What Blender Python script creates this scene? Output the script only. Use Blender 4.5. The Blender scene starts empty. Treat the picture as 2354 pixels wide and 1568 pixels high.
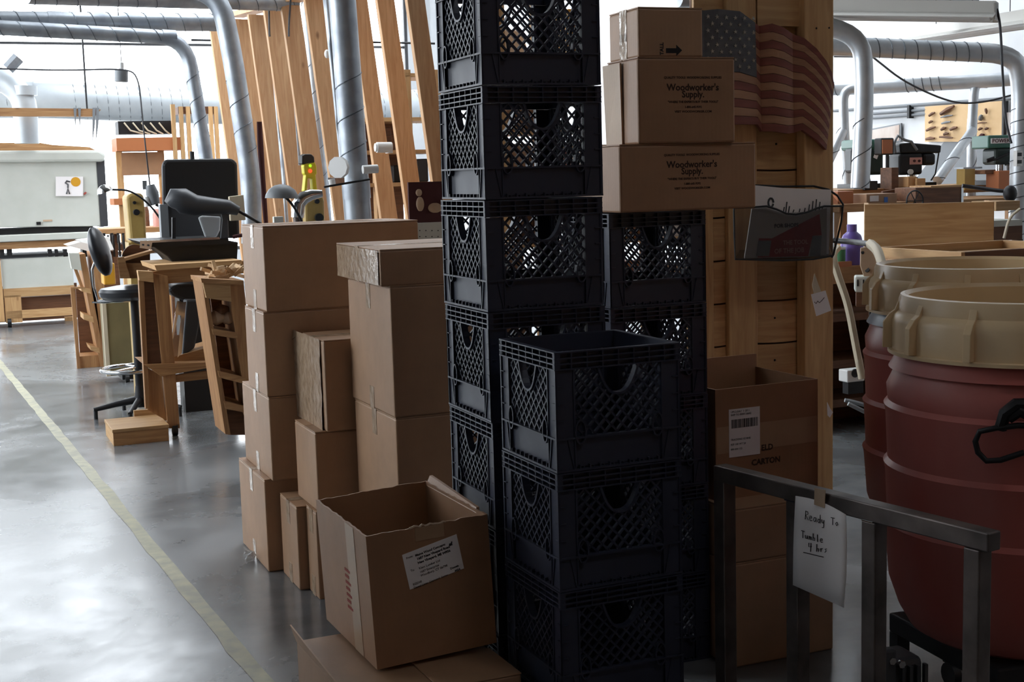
import bpy, bmesh, math, random
from mathutils import Vector, Matrix
random.seed(7)
C = bpy.context.scene.collection
PI = math.pi
# ------------------------------------------------------------------ camera
F, PITCH, ROLL, CAMZ = 3100.0, .122, .028, 1.52
cam_d = bpy.data.cameras.new('camera'); cam = bpy.data.objects.new('camera', cam_d); C.objects.link(cam)
cam_d.sensor_width = 36; cam_d.lens = F / 2354 * 36; cam_d.clip_start = .05; cam_d.clip_end = 200
_fw = Vector((0, math.cos(PITCH), -math.sin(PITCH))); _up = Vector((0, math.sin(PITCH), math.cos(PITCH))); _rt = Vector((1, 0, 0))
RV = _rt * math.cos(ROLL) - _up * math.sin(ROLL); UV = _rt * math.sin(ROLL) + _up * math.cos(ROLL)
cam.matrix_world = Matrix(((RV.x, UV.x, -_fw.x, 0), (RV.y, UV.y, -_fw.y, 0), (RV.z, UV.z, -_fw.z, CAMZ), (0, 0, 0, 1)))
bpy.context.scene.camera = cam
CP = Vector((0, 0, CAMZ))
# ------------------------------------------------------------------ world, light, exposure
vs = bpy.context.scene.view_settings
vs.view_transform = 'Standard'; vs.look = 'None'; vs.gamma = 1; vs.use_curve_mapping = False; vs.exposure = 0.1
SKY = 7.5
w = bpy.data.worlds.new('world'); bpy.context.scene.world = w; w.use_nodes = True
w.node_tree.nodes['Background'].inputs[0].default_value = (.88, .94, 1.0, 1)
w.node_tree.nodes['Background'].inputs[1].default_value = SKY
PHI = .40
CU, SU = math.cos(PHI), math.sin(PHI)
def UVW(u, v, z=0): return Vector((CU * u - SU * v, SU * u + CU * v, z))
WL, WR, WB, WF, WH = -3.6, 7.6, -3.5, 21.0, 6.8      # left/right walls (u), near/far walls (v), height
def portal(name, u0, v0, u1, v1, z0, z1, inward):
    l = bpy.data.lights.new(name, 'AREA'); l.shape = 'RECTANGLE'; l.size = math.hypot(u1 - u0, v1 - v0); l.size_y = z1 - z0
    l.cycles.is_portal = True
    o = bpy.data.objects.new(name, l); C.objects.link(o)
    c = UVW((u0 + u1) / 2, (v0 + v1) / 2, (z0 + z1) / 2) ; d = UVW(*inward)
    o.location = c; o.rotation_euler = d.to_track_quat('-Z', 'Z').to_euler()
FWIN = (-3.2, 7.2, .5, 6.5)     # far window band: u0,u1,z0,z1
LWIN = (6.5, 20.0, 1.3, 5.8)    # left window band: v0,v1,z0,z1
portal('window_daylight', FWIN[0], WF + .1, FWIN[1], WF + .1, FWIN[2], FWIN[3], (0, -1))
ROOF_FILL = (1.6, 7.0, 8.5, 18.5)    # unseen roof opening added to brighten the right rear: u0,u1,v0,v1
l_ = bpy.data.lights.new('added_roof_fill', 'AREA'); l_.shape = 'RECTANGLE'; l_.size = ROOF_FILL[1] - ROOF_FILL[0]; l_.size_y = ROOF_FILL[3] - ROOF_FILL[2]; l_.cycles.is_portal = True
o_ = bpy.data.objects.new('added_roof_fill', l_); C.objects.link(o_); o_.location = UVW((ROOF_FILL[0] + ROOF_FILL[1]) / 2, (ROOF_FILL[2] + ROOF_FILL[3]) / 2, WH + .2); o_.rotation_euler = (0, 0, PHI)
ROOF_FILL2 = (2.2, 3.5, -1.6, -.3)      # small unseen roof opening added near the camera as fill
l_ = bpy.data.lights.new('added_roof_fill', 'AREA'); l_.shape = 'RECTANGLE'; l_.size = ROOF_FILL2[1] - ROOF_FILL2[0]; l_.size_y = ROOF_FILL2[3] - ROOF_FILL2[2]; l_.cycles.is_portal = True
o_ = bpy.data.objects.new('added_roof_fill', l_); C.objects.link(o_); o_.location = UVW((ROOF_FILL2[0] + ROOF_FILL2[1]) / 2, (ROOF_FILL2[2] + ROOF_FILL2[3]) / 2, WH + .2); o_.rotation_euler = (0, 0, PHI)
portal('window_daylight', WL - .1, LWIN[0], WL - .1, LWIN[1], LWIN[2], LWIN[3], (1, 0))

# ------------------------------------------------------------------ helpers
def ray(px, py): return _fw + RV * ((px - 1177) / F) + UV * ((784 - py) / F)
def at(px, py, Y):
    r = ray(px, py); return CP + r * (Y / r.y)
def atz(px, py, z):
    r = ray(px, py); return CP + r * ((z - CAMZ) / r.z)
def fD(px, py): return atz(px, py, 0).y
def lin(c):
    return tuple(((x / 255) / 12.92 if x / 255 <= .04045 else ((x / 255 + .055) / 1.055) ** 2.4) for x in c)

class MB:
    def __init__(s): s.v = []; s.f = []; s.mi = []; s.cur = 0
    def add(s, vs_, fs):
        n = len(s.v); s.v += [tuple(v) for v in vs_]; s.f += [tuple(i + n for i in f) for f in fs]; s.mi += [s.cur] * len(fs); return s
    def hexa(s, p): return s.add(p, [(0, 3, 2, 1), (4, 5, 6, 7), (0, 1, 5, 4), (1, 2, 6, 5), (2, 3, 7, 6), (3, 0, 4, 7)])
    def box(s, x0, x1, y0, y1, z0, z1):
        if x0 > x1: x0, x1 = x1, x0
        if y0 > y1: y0, y1 = y1, y0
        if z0 > z1: z0, z1 = z1, z0
        return s.hexa([(x0, y0, z0), (x1, y0, z0), (x1, y1, z0), (x0, y1, z0), (x0, y0, z1), (x1, y0, z1), (x1, y1, z1), (x0, y1, z1)])
    def bar(s, a, b, wd, dp, side=None):
        a = Vector(a); b = Vector(b); d = (b - a).normalized()
        x = Vector(side) if side else (Vector((0, 1, 0)) if abs(d.y) < .9 else Vector((1, 0, 0)))
        x = (x - d * x.dot(d)).normalized(); y = d.cross(x)
        o = [(-1, -1), (1, -1), (1, 1), (-1, 1)]
        return s.hexa([a + x * (i * dp / 2) + y * (j * wd / 2) for i, j in o] + [b + x * (i * dp / 2) + y * (j * wd / 2) for i, j in o])
    def tube(s, pts, r, seg=10, cap=True, closed=False):
        pts = [Vector(p) for p in pts]; n = len(pts); base = len(s.v); rs = r if isinstance(r, (list, tuple)) else [r] * n
        px = None
        for i, p in enumerate(pts):
            if closed: t = pts[(i + 1) % n] - pts[i - 1]
            else: t = pts[min(i + 1, n - 1)] - pts[max(i - 1, 0)]
            t.normalize()
            if px is None: px = t.orthogonal().normalized()
            px = (px - t * px.dot(t)).normalized(); q = t.cross(px)
            for k in range(seg):
                a = 2 * PI * k / seg; s.v.append(tuple(p + (px * math.cos(a) + q * math.sin(a)) * rs[i]))
        m = n if closed else n - 1
        for i in range(m):
            for k in range(seg):
                a = base + i * seg + k; b = base + i * seg + (k + 1) % seg; j = ((i + 1) % n) * seg + base
                s.f.append((a, b, j + (k + 1) % seg, j + k)); s.mi.append(s.cur)
        if cap and not closed:
            s.f.append(tuple(base + k for k in range(seg))[::-1]); s.f.append(tuple(base + (n - 1) * seg + k for k in range(seg))); s.mi += [s.cur] * 2
        return s
    def lathe(s, prof, c=(0, 0, 0), seg=28, M=None, cap=True):
        base = len(s.v); M = M or Matrix.Identity(4); c = Vector(c)
        for r, z in prof:
            for k in range(seg):
                a = 2 * PI * k / seg; s.v.append(tuple(M @ (Vector((r * math.cos(a), r * math.sin(a), z))) + c))
        for i in range(len(prof) - 1):
            for k in range(seg):
                a = base + i * seg + k; b = base + i * seg + (k + 1) % seg
                s.f.append((a, b, b + seg, a + seg)); s.mi.append(s.cur)
        if cap:
            s.f.append(tuple(base + k for k in range(seg))[::-1]); s.f.append(tuple(base + (len(prof) - 1) * seg + k for k in range(seg))); s.mi += [s.cur] * 2
        return s
    def ell(s, c, rx, ry, rz, seg=16, rings=10):
        base = len(s.v)
        for i in range(1, rings):
            t = PI * i / rings
            for k in range(seg):
                a = 2 * PI * k / seg; s.v.append((c[0] + rx * math.sin(t) * math.cos(a), c[1] + ry * math.sin(t) * math.sin(a), c[2] - rz * math.cos(t)))
        for i in range(rings - 2):
            for k in range(seg):
                a = base + i * seg + k; b = base + i * seg + (k + 1) % seg; s.f.append((a, b, b + seg, a + seg)); s.mi.append(s.cur)
        s.f.append(tuple(base + k for k in range(seg))[::-1]); s.f.append(tuple(base + (rings - 2) * seg + k for k in range(seg))); s.mi += [s.cur] * 2
        return s
    def prism(s, poly, y0, y1):          # poly in (x,z)
        n = len(poly)
        s.add([(p[0], y0, p[1]) for p in poly] + [(p[0], y1, p[1]) for p in poly],
              [tuple(range(n)), tuple(range(2 * n - 1, n - 1, -1))] + [(i, i + n, (i + 1) % n + n, (i + 1) % n) for i in range(n)])
        return s
    def mesh(s, name, mats, smooth=None, fix=True):
        me = bpy.data.meshes.new(name); me.from_pydata(s.v, [], s.f)
        for m in (mats if isinstance(mats, (list, tuple)) else [mats]): me.materials.append(m)
        if max(s.mi, default=0) > 0: me.polygons.foreach_set('material_index', s.mi)
        if fix:
            b = bmesh.new(); b.from_mesh(me); bmesh.ops.recalc_face_normals(b, faces=b.faces[:]); b.to_mesh(me); b.free()
        if smooth is not None:
            me.polygons.foreach_set('use_smooth', [True] * len(me.polygons)); me.set_sharp_from_angle(angle=math.radians(smooth))
        return me

def mk(name, me, parent=None, bevel=0):
    o = bpy.data.objects.new(name, me); C.objects.link(o)
    if parent: o.parent = parent
    if bevel:
        m = o.modifiers.new('bevel', 'BEVEL'); m.width = bevel; m.segments = 2; m.limit_method = 'ANGLE'; m.harden_normals = False
    return o
def struct(name, mb, mat_, smooth=None, parent=None, label=None):
    o = mk(name, mb.mesh(name, mat_, smooth), parent)
    if not parent: o['kind'] = 'structure'
    if label: o['label'] = label
    return o
def copy_tree(o, parent=None):
    c = o.copy(); C.objects.link(c); c.parent = parent
    for ch in [x for x in o.children]: copy_tree(ch, c)
    return c

class Thing:
    """a top-level object in its own frame; q() gives the local point of a photo pixel on the plane local y=d"""
    def __init__(s, name, label, cat, loc, rot=PHI, group=None, tilt=None):
        s.meta = (name, label, cat, group); s.root = None
        s.M = Matrix.Translation(Vector(loc)) @ Matrix.Rotation(rot, 4, 'Z')
        if tilt: s.M = s.M @ Matrix.Rotation(tilt[1], 4, tilt[0])
        s.I = s.M.inverted()
    def _tag(s, o):
        o.matrix_world = s.M; o['label'] = s.meta[1]; o['category'] = s.meta[2]
        if s.meta[3]: o['group'] = s.meta[3]
        s.root = o; return o
    def _root(s):
        if not s.root:
            o = bpy.data.objects.new(s.meta[0], None); C.objects.link(o); o.empty_display_size = .05; s._tag(o)
        return s.root
    def solo(s, mb, mat_, smooth=None, bevel=0): return s._tag(mk(s.meta[0], mb.mesh(s.meta[0], mat_, smooth), None, bevel))
    def part(s, name, mb, mat_, smooth=None, bevel=0, parent=None, label=None, stuff=False):
        o = mk(name, mb.mesh(name, mat_, smooth), parent or s._root(), bevel)
        if label: o['label'] = label
        if stuff: o['kind'] = 'stuff'
        return o
    def q(s, px, py, d=0):
        o = s.I @ CP; r = (s.I.to_3x3() @ ray(px, py)); t = (d - o.y) / r.y; return o + r * t
    def rect(s, x0, y0, x1, y1, d=0):
        xm, ym = (x0 + x1) / 2, (y0 + y1) / 2
        return s.q(x0, ym, d).x, s.q(x1, ym, d).x, s.q(xm, y1, d).z, s.q(xm, y0, d).z
    def bx(s, mb, x0, y0, x1, y1, d0, d1):
        a, b, c, e = s.rect(x0, y0, x1, y1, d0); return mb.box(a, b, d0, d1, c, e)
    def pb(s, name, mat_, x0, y0, x1, y1, d0=0, d1=.03, bevel=0, **k):
        return s.part(name, s.bx(MB(), x0, y0, x1, y1, d0, d1), mat_, bevel=bevel, **k)
    def pp(s, name, mat_, poly, d0=0, d1=.03, bevel=0, **k):
        return s.part(name, MB().prism([(lambda p: (p.x, p.z))(s.q(x, y, d0)) for x, y in poly], d0, d1), mat_, bevel=bevel, **k)
    def pt(s, name, mat_, pts, r, seg=10, **k):
        return s.part(name, MB().tube([s.q(x, y, d) for x, y, d in pts], r, seg), mat_, 40, **k)

def smooth_path(pts, R=.2, n=6):
    pts = [Vector(p) for p in pts]; out = [pts[0]]
    for i in range(1, len(pts) - 1):
        a, b, c = pts[i - 1], pts[i], pts[i + 1]
        r1 = min(R, (a - b).length * .45); r2 = min(R, (c - b).length * .45)
        p = b + (a - b).normalized() * r1; q = b + (c - b).normalized() * r2
        for k in range(n + 1):
            t = k / n; out.append(p * (1 - t) ** 2 + b * 2 * t * (1 - t) + q * t * t)
    out.append(pts[-1]); return out

# ------------------------------------------------------------------ materials
def nodes(name):
    m = bpy.data.materials.new(name); m.use_nodes = True; nt = m.node_tree; return m, nt, nt.nodes['Principled BSDF'], nt.nodes, nt.links
def mat(name, c, rough=.6, metal=0, nz=None, c2=None, stretch=(1, 1, 1), bump=0, spec=None, alpha=1, rgh2=None, emit=None, detail=4, ramp=(.35, .65)):
    m, nt, b, N, L = nodes(name)
    b.inputs['Base Color'].default_value = (*lin(c), 1); b.inputs['Roughness'].default_value = rough; b.inputs['Metallic'].default_value = metal
    if spec is not None: b.inputs['Specular IOR Level'].default_value = spec
    b.inputs['Alpha'].default_value = alpha
    if emit: b.inputs['Emission Color'].default_value = (*lin(c), 1); b.inputs['Emission Strength'].default_value = emit
    if nz:
        tc = N.new('ShaderNodeTexCoord'); mp = N.new('ShaderNodeMapping'); mp.inputs['Scale'].default_value = stretch
        no = N.new('ShaderNodeTexNoise'); no.inputs['Scale'].default_value = nz; no.inputs['Detail'].default_value = detail
        L.new(tc.outputs['Object'], mp.inputs[0]); L.new(mp.outputs[0], no.inputs['Vector'])
        r = N.new('ShaderNodeValToRGB'); r.color_ramp.elements[0].position = ramp[0]; r.color_ramp.elements[1].position = ramp[1]
        r.color_ramp.elements[0].color = (*lin(c), 1); r.color_ramp.elements[1].color = (*lin(c2 or tuple(x * .8 for x in c)), 1)
        L.new(no.outputs['Fac'], r.inputs[0]); L.new(r.outputs[0], b.inputs['Base Color'])
        if rgh2 is not None:
            mr = N.new('ShaderNodeMapRange'); mr.inputs[1].default_value = ramp[0]; mr.inputs[2].default_value = ramp[1]; mr.inputs[3].default_value = rough; mr.inputs[4].default_value = rgh2
            L.new(no.outputs['Fac'], mr.inputs[0]); L.new(mr.outputs[0], b.inputs['Roughness'])
        if bump:
            bp = N.new('ShaderNodeBump'); bp.inputs['Strength'].default_value = bump; bp.inputs['Distance'].default_value = .01
            L.new(no.outputs['Fac'], bp.inputs['Height']); L.new(bp.outputs[0], b.inputs['Normal'])
    return m
def wood(name, c, c2, axis='z', rough=.6, knots=True):
    m, nt, b, N, L = nodes(name)
    st = {'z': (9, 9, .7), 'x': (.7, 9, 9), 'y': (9, .7, 9)}[axis]
    tc = N.new('ShaderNodeTexCoord'); mp = N.new('ShaderNodeMapping'); mp.inputs['Scale'].default_value = st
    oi = N.new('ShaderNodeObjectInfo'); ad = N.new('ShaderNodeVectorMath'); ad.operation = 'ADD'
    sc = N.new('ShaderNodeVectorMath'); sc.operation = 'SCALE'; sc.inputs['Scale'].default_value = 7
    cb = N.new('ShaderNodeCombineXYZ'); L.new(oi.outputs['Random'], cb.inputs[0]); L.new(oi.outputs['Random'], cb.inputs[2]); L.new(cb.outputs[0], sc.inputs[0])
    L.new(tc.outputs['Object'], ad.inputs[0]); L.new(sc.outputs[0], ad.inputs[1]); L.new(ad.outputs[0], mp.inputs[0])
    no = N.new('ShaderNodeTexNoise'); no.inputs['Scale'].default_value = 4; no.inputs['Detail'].default_value = 6; no.inputs['Distortion'].default_value = 1.2
    L.new(mp.outputs[0], no.inputs['Vector'])
    r = N.new('ShaderNodeValToRGB'); r.color_ramp.elements[0].position = .3; r.color_ramp.elements[1].position = .7
    r.color_ramp.elements[0].color = (*lin(c2), 1); r.color_ramp.elements[1].color = (*lin(c), 1); L.new(no.outputs['Fac'], r.inputs[0])
    vo = N.new('ShaderNodeTexVoronoi'); vo.inputs['Scale'].default_value = 2.6
    mp2 = N.new('ShaderNodeMapping'); mp2.inputs['Scale'].default_value = {'z': (1.6, 1.6, .8), 'x': (.8, 1.6, 1.6), 'y': (1.6, .8, 1.6)}[axis]
    L.new(ad.outputs[0], mp2.inputs[0]); L.new(mp2.outputs[0], vo.inputs['Vector'])
    kr = N.new('ShaderNodeValToRGB'); kr.color_ramp.elements[0].position = .03; kr.color_ramp.elements[1].position = .085
    kr.color_ramp.elements[0].color = (.35, .25, .2, 1) if knots else (1, 1, 1, 1); L.new(vo.outputs['Distance'], kr.inputs[0])
    mx = N.new('ShaderNodeMix'); mx.data_type = 'RGBA'; mx.blend_type = 'MULTIPLY'; mx.inputs['Factor'].default_value = 1
    L.new(r.outputs[0], mx.inputs['A']); L.new(kr.outputs[0], mx.inputs['B'])
    hv = N.new('ShaderNodeHueSaturation'); mr = N.new('ShaderNodeMapRange'); mr.inputs[3].default_value = .82; mr.inputs[4].default_value = 1.15
    L.new(oi.outputs['Random'], mr.inputs[0]); L.new(mr.outputs[0], hv.inputs['Value']); L.new(mx.outputs['Result'], hv.inputs['Color'])
    L.new(hv.outputs[0], b.inputs['Base Color']); b.inputs['Roughness'].default_value = rough
    bp = N.new('ShaderNodeBump'); bp.inputs['Strength'].default_value = .15; bp.inputs['Distance'].default_value = .004
    L.new(no.outputs['Fac'], bp.inputs['Height']); L.new(bp.outputs[0], b.inputs['Normal'])
    return m
def cardboard(name, c):
    m, nt, b, N, L = nodes(name)
    tc = N.new('ShaderNodeTexCoord'); no = N.new('ShaderNodeTexNoise'); no.inputs['Scale'].default_value = 5; no.inputs['Detail'].default_value = 8; no.inputs['Roughness'].default_value = .65
    L.new(tc.outputs['Object'], no.inputs['Vector'])
    r = N.new('ShaderNodeValToRGB'); r.color_ramp.elements[0].position = .3; r.color_ramp.elements[1].position = .7
    r.color_ramp.elements[0].color = (*lin(tuple(x * .9 for x in c)), 1); r.color_ramp.elements[1].color = (*lin(c), 1); L.new(no.outputs['Fac'], r.inputs[0])
    oi = N.new('ShaderNodeObjectInfo'); hv = N.new('ShaderNodeHueSaturation'); mr = N.new('ShaderNodeMapRange'); mr.inputs[3].default_value = .9; mr.inputs[4].default_value = 1.08
    L.new(oi.outputs['Random'], mr.inputs[0]); L.new(mr.outputs[0], hv.inputs['Value']); L.new(r.outputs[0], hv.inputs['Color']); L.new(hv.outputs[0], b.inputs['Base Color'])
    b.inputs['Roughness'].default_value = .5; b.inputs['Specular IOR Level'].default_value = .5
    wv = N.new('ShaderNodeTexWave'); wv.inputs['Scale'].default_value = 45; wv.inputs['Distortion'].default_value = .6; wv.bands_direction = 'DIAGONAL'
    mp = N.new('ShaderNodeMapping'); mp.inputs['Scale'].default_value = (1, 1, 0); L.new(tc.outputs['Object'], mp.inputs[0]); L.new(mp.outputs[0], wv.inputs['Vector'])
    ml = N.new('ShaderNodeMath'); ml.operation = 'MULTIPLY_ADD'; ml.inputs[1].default_value = .05; L.new(wv.outputs['Fac'], ml.inputs[0]); L.new(no.outputs['Fac'], ml.inputs[2])
    bp = N.new('ShaderNodeBump'); bp.inputs['Strength'].default_value = .25; bp.inputs['Distance'].default_value = .006
    L.new(ml.outputs[0], bp.inputs['Height']); L.new(bp.outputs[0], b.inputs['Normal'])
    return m
def concrete(name):
    m, nt, b, N, L = nodes(name)
    tc = N.new('ShaderNodeTexCoord')
    n1 = N.new('ShaderNodeTexNoise'); n1.inputs['Scale'].default_value = .55; n1.inputs['Detail'].default_value = 7; n1.inputs['Roughness'].default_value = .6; n1.inputs['Distortion'].default_value = .8
    n2 = N.new('ShaderNodeTexNoise'); n2.inputs['Scale'].default_value = 6; n2.inputs['Detail'].default_value = 8
    L.new(tc.outputs['Object'], n1.inputs['Vector']); L.new(tc.outputs['Object'], n2.inputs['Vector'])
    r = N.new('ShaderNodeValToRGB'); e = r.color_ramp.elements; e[0].position = .32; e[1].position = .68
    e[0].color = (*lin((80, 82, 84)), 1); e[1].color = (*lin((132, 134, 135)), 1)
    mx = N.new('ShaderNodeMath'); mx.operation = 'MULTIPLY_ADD'; mx.inputs[1].default_value = .18; sb = N.new('ShaderNodeMath'); sb.operation = 'SUBTRACT'; sb.inputs[1].default_value = .09
    L.new(n2.outputs['Fac'], mx.inputs[0]); L.new(n1.outputs['Fac'], sb.inputs[0]); L.new(sb.outputs[0], mx.inputs[2]); L.new(mx.outputs[0], r.inputs[0]); L.new(r.outputs[0], b.inputs['Base Color'])
    mr = N.new('ShaderNodeMapRange'); mr.inputs[1].default_value = .2; mr.inputs[2].default_value = .8; mr.inputs[3].default_value = .10; mr.inputs[4].default_value = .38; mr.interpolation_type = 'SMOOTHSTEP'
    L.new(mx.outputs[0], mr.inputs[0]); L.new(mr.outputs[0], b.inputs['Roughness'])
    bp = N.new('ShaderNodeBump'); bp.inputs['Strength'].default_value = .02; bp.inputs['Distance'].default_value = .02
    L.new(n1.outputs['Fac'], bp.inputs['Height']); L.new(bp.outputs[0], b.inputs['Normal'])
    b.inputs['Specular IOR Level'].default_value = .6
    return m
def glass(name, tint=(1, 1, 1)):
    m = bpy.data.materials.new(name); m.use_nodes = True; nt = m.node_tree; N = nt.nodes; L = nt.links; N.clear()
    o = N.new('ShaderNodeOutputMaterial'); t = N.new('ShaderNodeBsdfTransparent'); g = N.new('ShaderNodeBsdfGlossy'); g.inputs['Roughness'].default_value = .05
    t.inputs[0].default_value = (*tint, 1); fr = N.new('ShaderNodeFresnel'); fr.inputs[0].default_value = 1.3; mx = N.new('ShaderNodeMixShader')
    L.new(fr.outputs[0], mx.inputs[0]); L.new(t.outputs[0], mx.inputs[1]); L.new(g.outputs[0], mx.inputs[2]); L.new(mx.outputs[0], o.inputs[0]); return m
def screen_mesh(name, c, op):
    m, nt, b, N, L = nodes(name); b.inputs['Base Color'].default_value = (*lin(c), 1); b.inputs['Roughness'].default_value = .5; b.inputs['Alpha'].default_value = op; return m

M_FLOOR = concrete('concrete')
M_WALL = mat('painted_wall', (226, 228, 230), .7, nz=3, c2=(216, 219, 222))
M_DARKW = mat('old_wall', (124, 92, 66), .9)
M_CEIL = mat('ceiling_board', (112, 110, 106), .9)
M_FRAME = mat('window_frame', (70, 70, 72), .5)
M_GLASS = glass('window_glass')
M_LINE = mat('floor_tape', (172, 168, 138), .5, nz=14, c2=(146, 144, 126))
M_CARD = cardboard('cardboard', (176, 138, 106))
M_CARD2 = cardboard('cardboard_brown', (164, 124, 92))
M_CARDIN = cardboard('cardboard_torn_edge', (196, 168, 140))
M_TAPE = mat('clear_tape', (190, 165, 140), .16, spec=.9, nz=30, c2=(168, 142, 116), bump=.5)
M_PTAPE = mat('paper_tape', (176, 146, 116), .35, nz=8, c2=(166, 136, 106))
M_CRATE = mat('navy_plastic', (50, 55, 72), .36, nz=6, c2=(44, 48, 64), spec=.5, rgh2=.46)
M_PINE = wood('pine_vertical', (208, 168, 118), (182, 138, 90), 'z')
M_PINEH = wood('pine_horizontal', (206, 168, 120), (178, 136, 90), 'x')
M_PINEY = wood('pine_deep', (206, 168, 120), (178, 136, 90), 'y')
M_STUD = wood('stud_wood', (212, 172, 130), (190, 144, 102), 'z')
M_OLDW = wood('bench_wood', (182, 138, 92), (146, 100, 62), 'z')
M_OLDWH = wood('bench_wood_flat', (186, 144, 98), (148, 104, 66), 'x')
M_DKW = wood('brown_wood', (122, 82, 54), (90, 58, 38), 'x', knots=False)
M_GALV = mat('galvanised_steel', (168, 174, 180), .36, .55, nz=7, c2=(138, 144, 152), rgh2=.46, bump=.06)
M_GALVL = mat('pale_duct_steel', (188, 194, 198), .45, .2, nz=4, c2=(176, 182, 187))
M_GALVR = mat('bright_duct_steel', (222, 226, 230), .34, .5, nz=7, c2=(198, 204, 210), rgh2=.42)
M_SEAM = mat('duct_seam', (96, 102, 108), .45, .7)
M_STEEL = mat('raw_steel', (112, 102, 98), .42, .7, nz=9, c2=(74, 68, 66), rgh2=.5)
M_CHROME = mat('chrome', (210, 212, 215), .12, 1)
M_BLACK = mat('black_plastic', (24, 24, 26), .45)
M_IRON = mat('dark_cast_iron', (40, 40, 43), .5, .3, nz=8, c2=(30, 30, 32))
M_GREYP = mat('grey_paint', (120, 124, 128), .5)
M_DGREY = mat('charcoal_paint', (58, 60, 64), .45)
M_WHITE = mat('white_laminate', (202, 204, 196), .5, nz=4, c2=(194, 197, 188))
M_WHITEP = mat('white_plastic', (228, 228, 226), .4)
M_PAPER = mat('white_paper', (236, 231, 230), .8)
M_INK = mat('ink', (30, 26, 28), .8)
M_BINK = mat('brown_print', (58, 36, 26), .85)
M_REDINK = mat('red_print', (140, 60, 50), .85)
M_TAN = mat('tan_plastic', (228, 200, 158), .32, nz=5, c2=(220, 190, 148))
M_DRUM = mat('red_drum_plastic', (170, 84, 74), .38, nz=3.2, c2=(182, 112, 104), stretch=(1, 1, .4), rgh2=.55)
M_DRUMG = mat('grey_drum_plastic', (152, 160, 172), .35)
M_VINYL = mat('black_vinyl', (34, 36, 40), .32)
M_YEL = mat('mustard_paint', (176, 148, 84), .5, nz=6, c2=(158, 130, 72))
M_OLIVE = mat('olive_paint', (124, 112, 76), .55, nz=4, c2=(108, 98, 66))
M_YELB = mat('yellow_plastic', (206, 196, 48), .4)
M_AMB = mat('amber_plastic', (206, 150, 40), .45)
M_GREEN = mat('machine_green', (62, 108, 94), .45)
M_DGREEN = mat('dark_green_iron', (34, 50, 46), .5)
M_PURP = mat('purple_plastic', (112, 92, 168), .35)
M_HOSE = mat('beige_hose', (196, 184, 160), .5)
M_MAROON = mat('maroon_cloth', (74, 36, 38), .9)
M_GREYF = mat('fixture_enamel', (196, 194, 188), .45)
M_CORD = mat('dark_cord', (60, 60, 64), .6)
M_LEDR = mat('red_led', (255, 60, 30), .4, emit=2.5)
M_LEDG = mat('green_led', (150, 230, 30), .4, emit=1.5)
M_SHAV = mat('wood_scraps', (206, 176, 138), .7, nz=12, c2=(180, 146, 106))
M_BAG = mat('clear_bag', (210, 214, 216), .2, alpha=.55)
M_BLUECAN = mat('flag_canton', (98, 98, 100), .75, nz=16, c2=(84, 86, 92), stretch=(1, 1, 3))
M_FRED = mat('flag_red', (138, 80, 68), .7, nz=10, c2=(122, 68, 58), stretch=(.4, 1, 5))
M_FTAN = mat('flag_tan', (178, 136, 106), .7, nz=10, c2=(160, 118, 90), stretch=(.4, 1, 5))
M_STAR = mat('flag_star', (168, 160, 148), .8)
M_MESH = screen_mesh('wire_mesh', (30, 26, 28), .52)
M_MAG = mat('magazine_cover', (176, 170, 166), .5)
M_MRED = mat('magazine_red', (150, 48, 52), .5)
M_PEG = mat('pegboard', (226, 192, 146), .7, nz=5, c2=(216, 180, 132))
M_ORN = mat('orange_box', (176, 108, 66), .5)
M_BLUE = mat('blue_label', (60, 110, 190), .5)
M_PINK = mat('pink_plastic', (206, 150, 140), .5)
M_GLV = mat('jug_label', (70, 130, 90), .5)

# ------------------------------------------------------------------ text
def text_mesh(body, size, mat_, bold=0.0, shear=0, align='CENTER', sx=1.0):
    cu = bpy.data.curves.new('t', 'FONT'); cu.body = body; cu.size = size; cu.align_x = align; cu.offset = bold; cu.shear = shear; cu.extrude = .0002; cu.resolution_u = 2
    o = bpy.data.objects.new('t', cu); C.objects.link(o)
    dg = bpy.context.evaluated_depsgraph_get(); me = bpy.data.meshes.new_from_object(o.evaluated_get(dg)); bpy.data.objects.remove(o); bpy.data.curves.remove(cu)
    me.transform(Matrix.Diagonal((sx, 1, 1, 1))); me.materials.clear(); me.materials.append(mat_); return me
def put_text(T, body, x, y, z, size, mat_, rot=0, face='front', parent=None, name='printed_text', **k):
    me = text_mesh(body, size, mat_, **k)
    R = Matrix.Rotation(PI / 2, 4, 'X')
    if face == 'left': R = Matrix.Rotation(-PI / 2, 4, 'Z') @ R
    me.transform(Matrix.Translation((x, y, z)) @ R @ Matrix.Rotation(rot, 4, 'Z'))
    me.name = name; return mk(name, me, parent or T._root())

# ================================================================== SETTING
def uvbox(mb, u0, u1, v0, v1, z0, z1):
    return mb.hexa([UVW(u, v, z) for z in (z0, z1) for u, v in ((u0, v0), (u1, v0), (u1, v1), (u0, v1))])
struct('floor', uvbox(MB(), WL - .2, WR + .2, WB - .2, WF + .2, -.1, 0), M_FLOOR)
m = MB(); a0, a1, c0, c1 = ROOF_FILL
e0, e1, g0, g1 = ROOF_FILL2
uvbox(m, WL - .2, WR + .2, WB - .2, g0, WH, WH + .15); uvbox(m, WL - .2, e0, g0, g1, WH, WH + .15); uvbox(m, e1, WR + .2, g0, g1, WH, WH + .15); uvbox(m, WL - .2, WR + .2, g1, c0, WH, WH + .15); uvbox(m, WL - .2, WR + .2, c1, WF + .2, WH, WH + .15); uvbox(m, WL - .2, a0, c0, c1, WH, WH + .15); uvbox(m, a1, WR + .2, c0, c1, WH, WH + .15)
struct('ceiling', m, M_CEIL)
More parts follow.
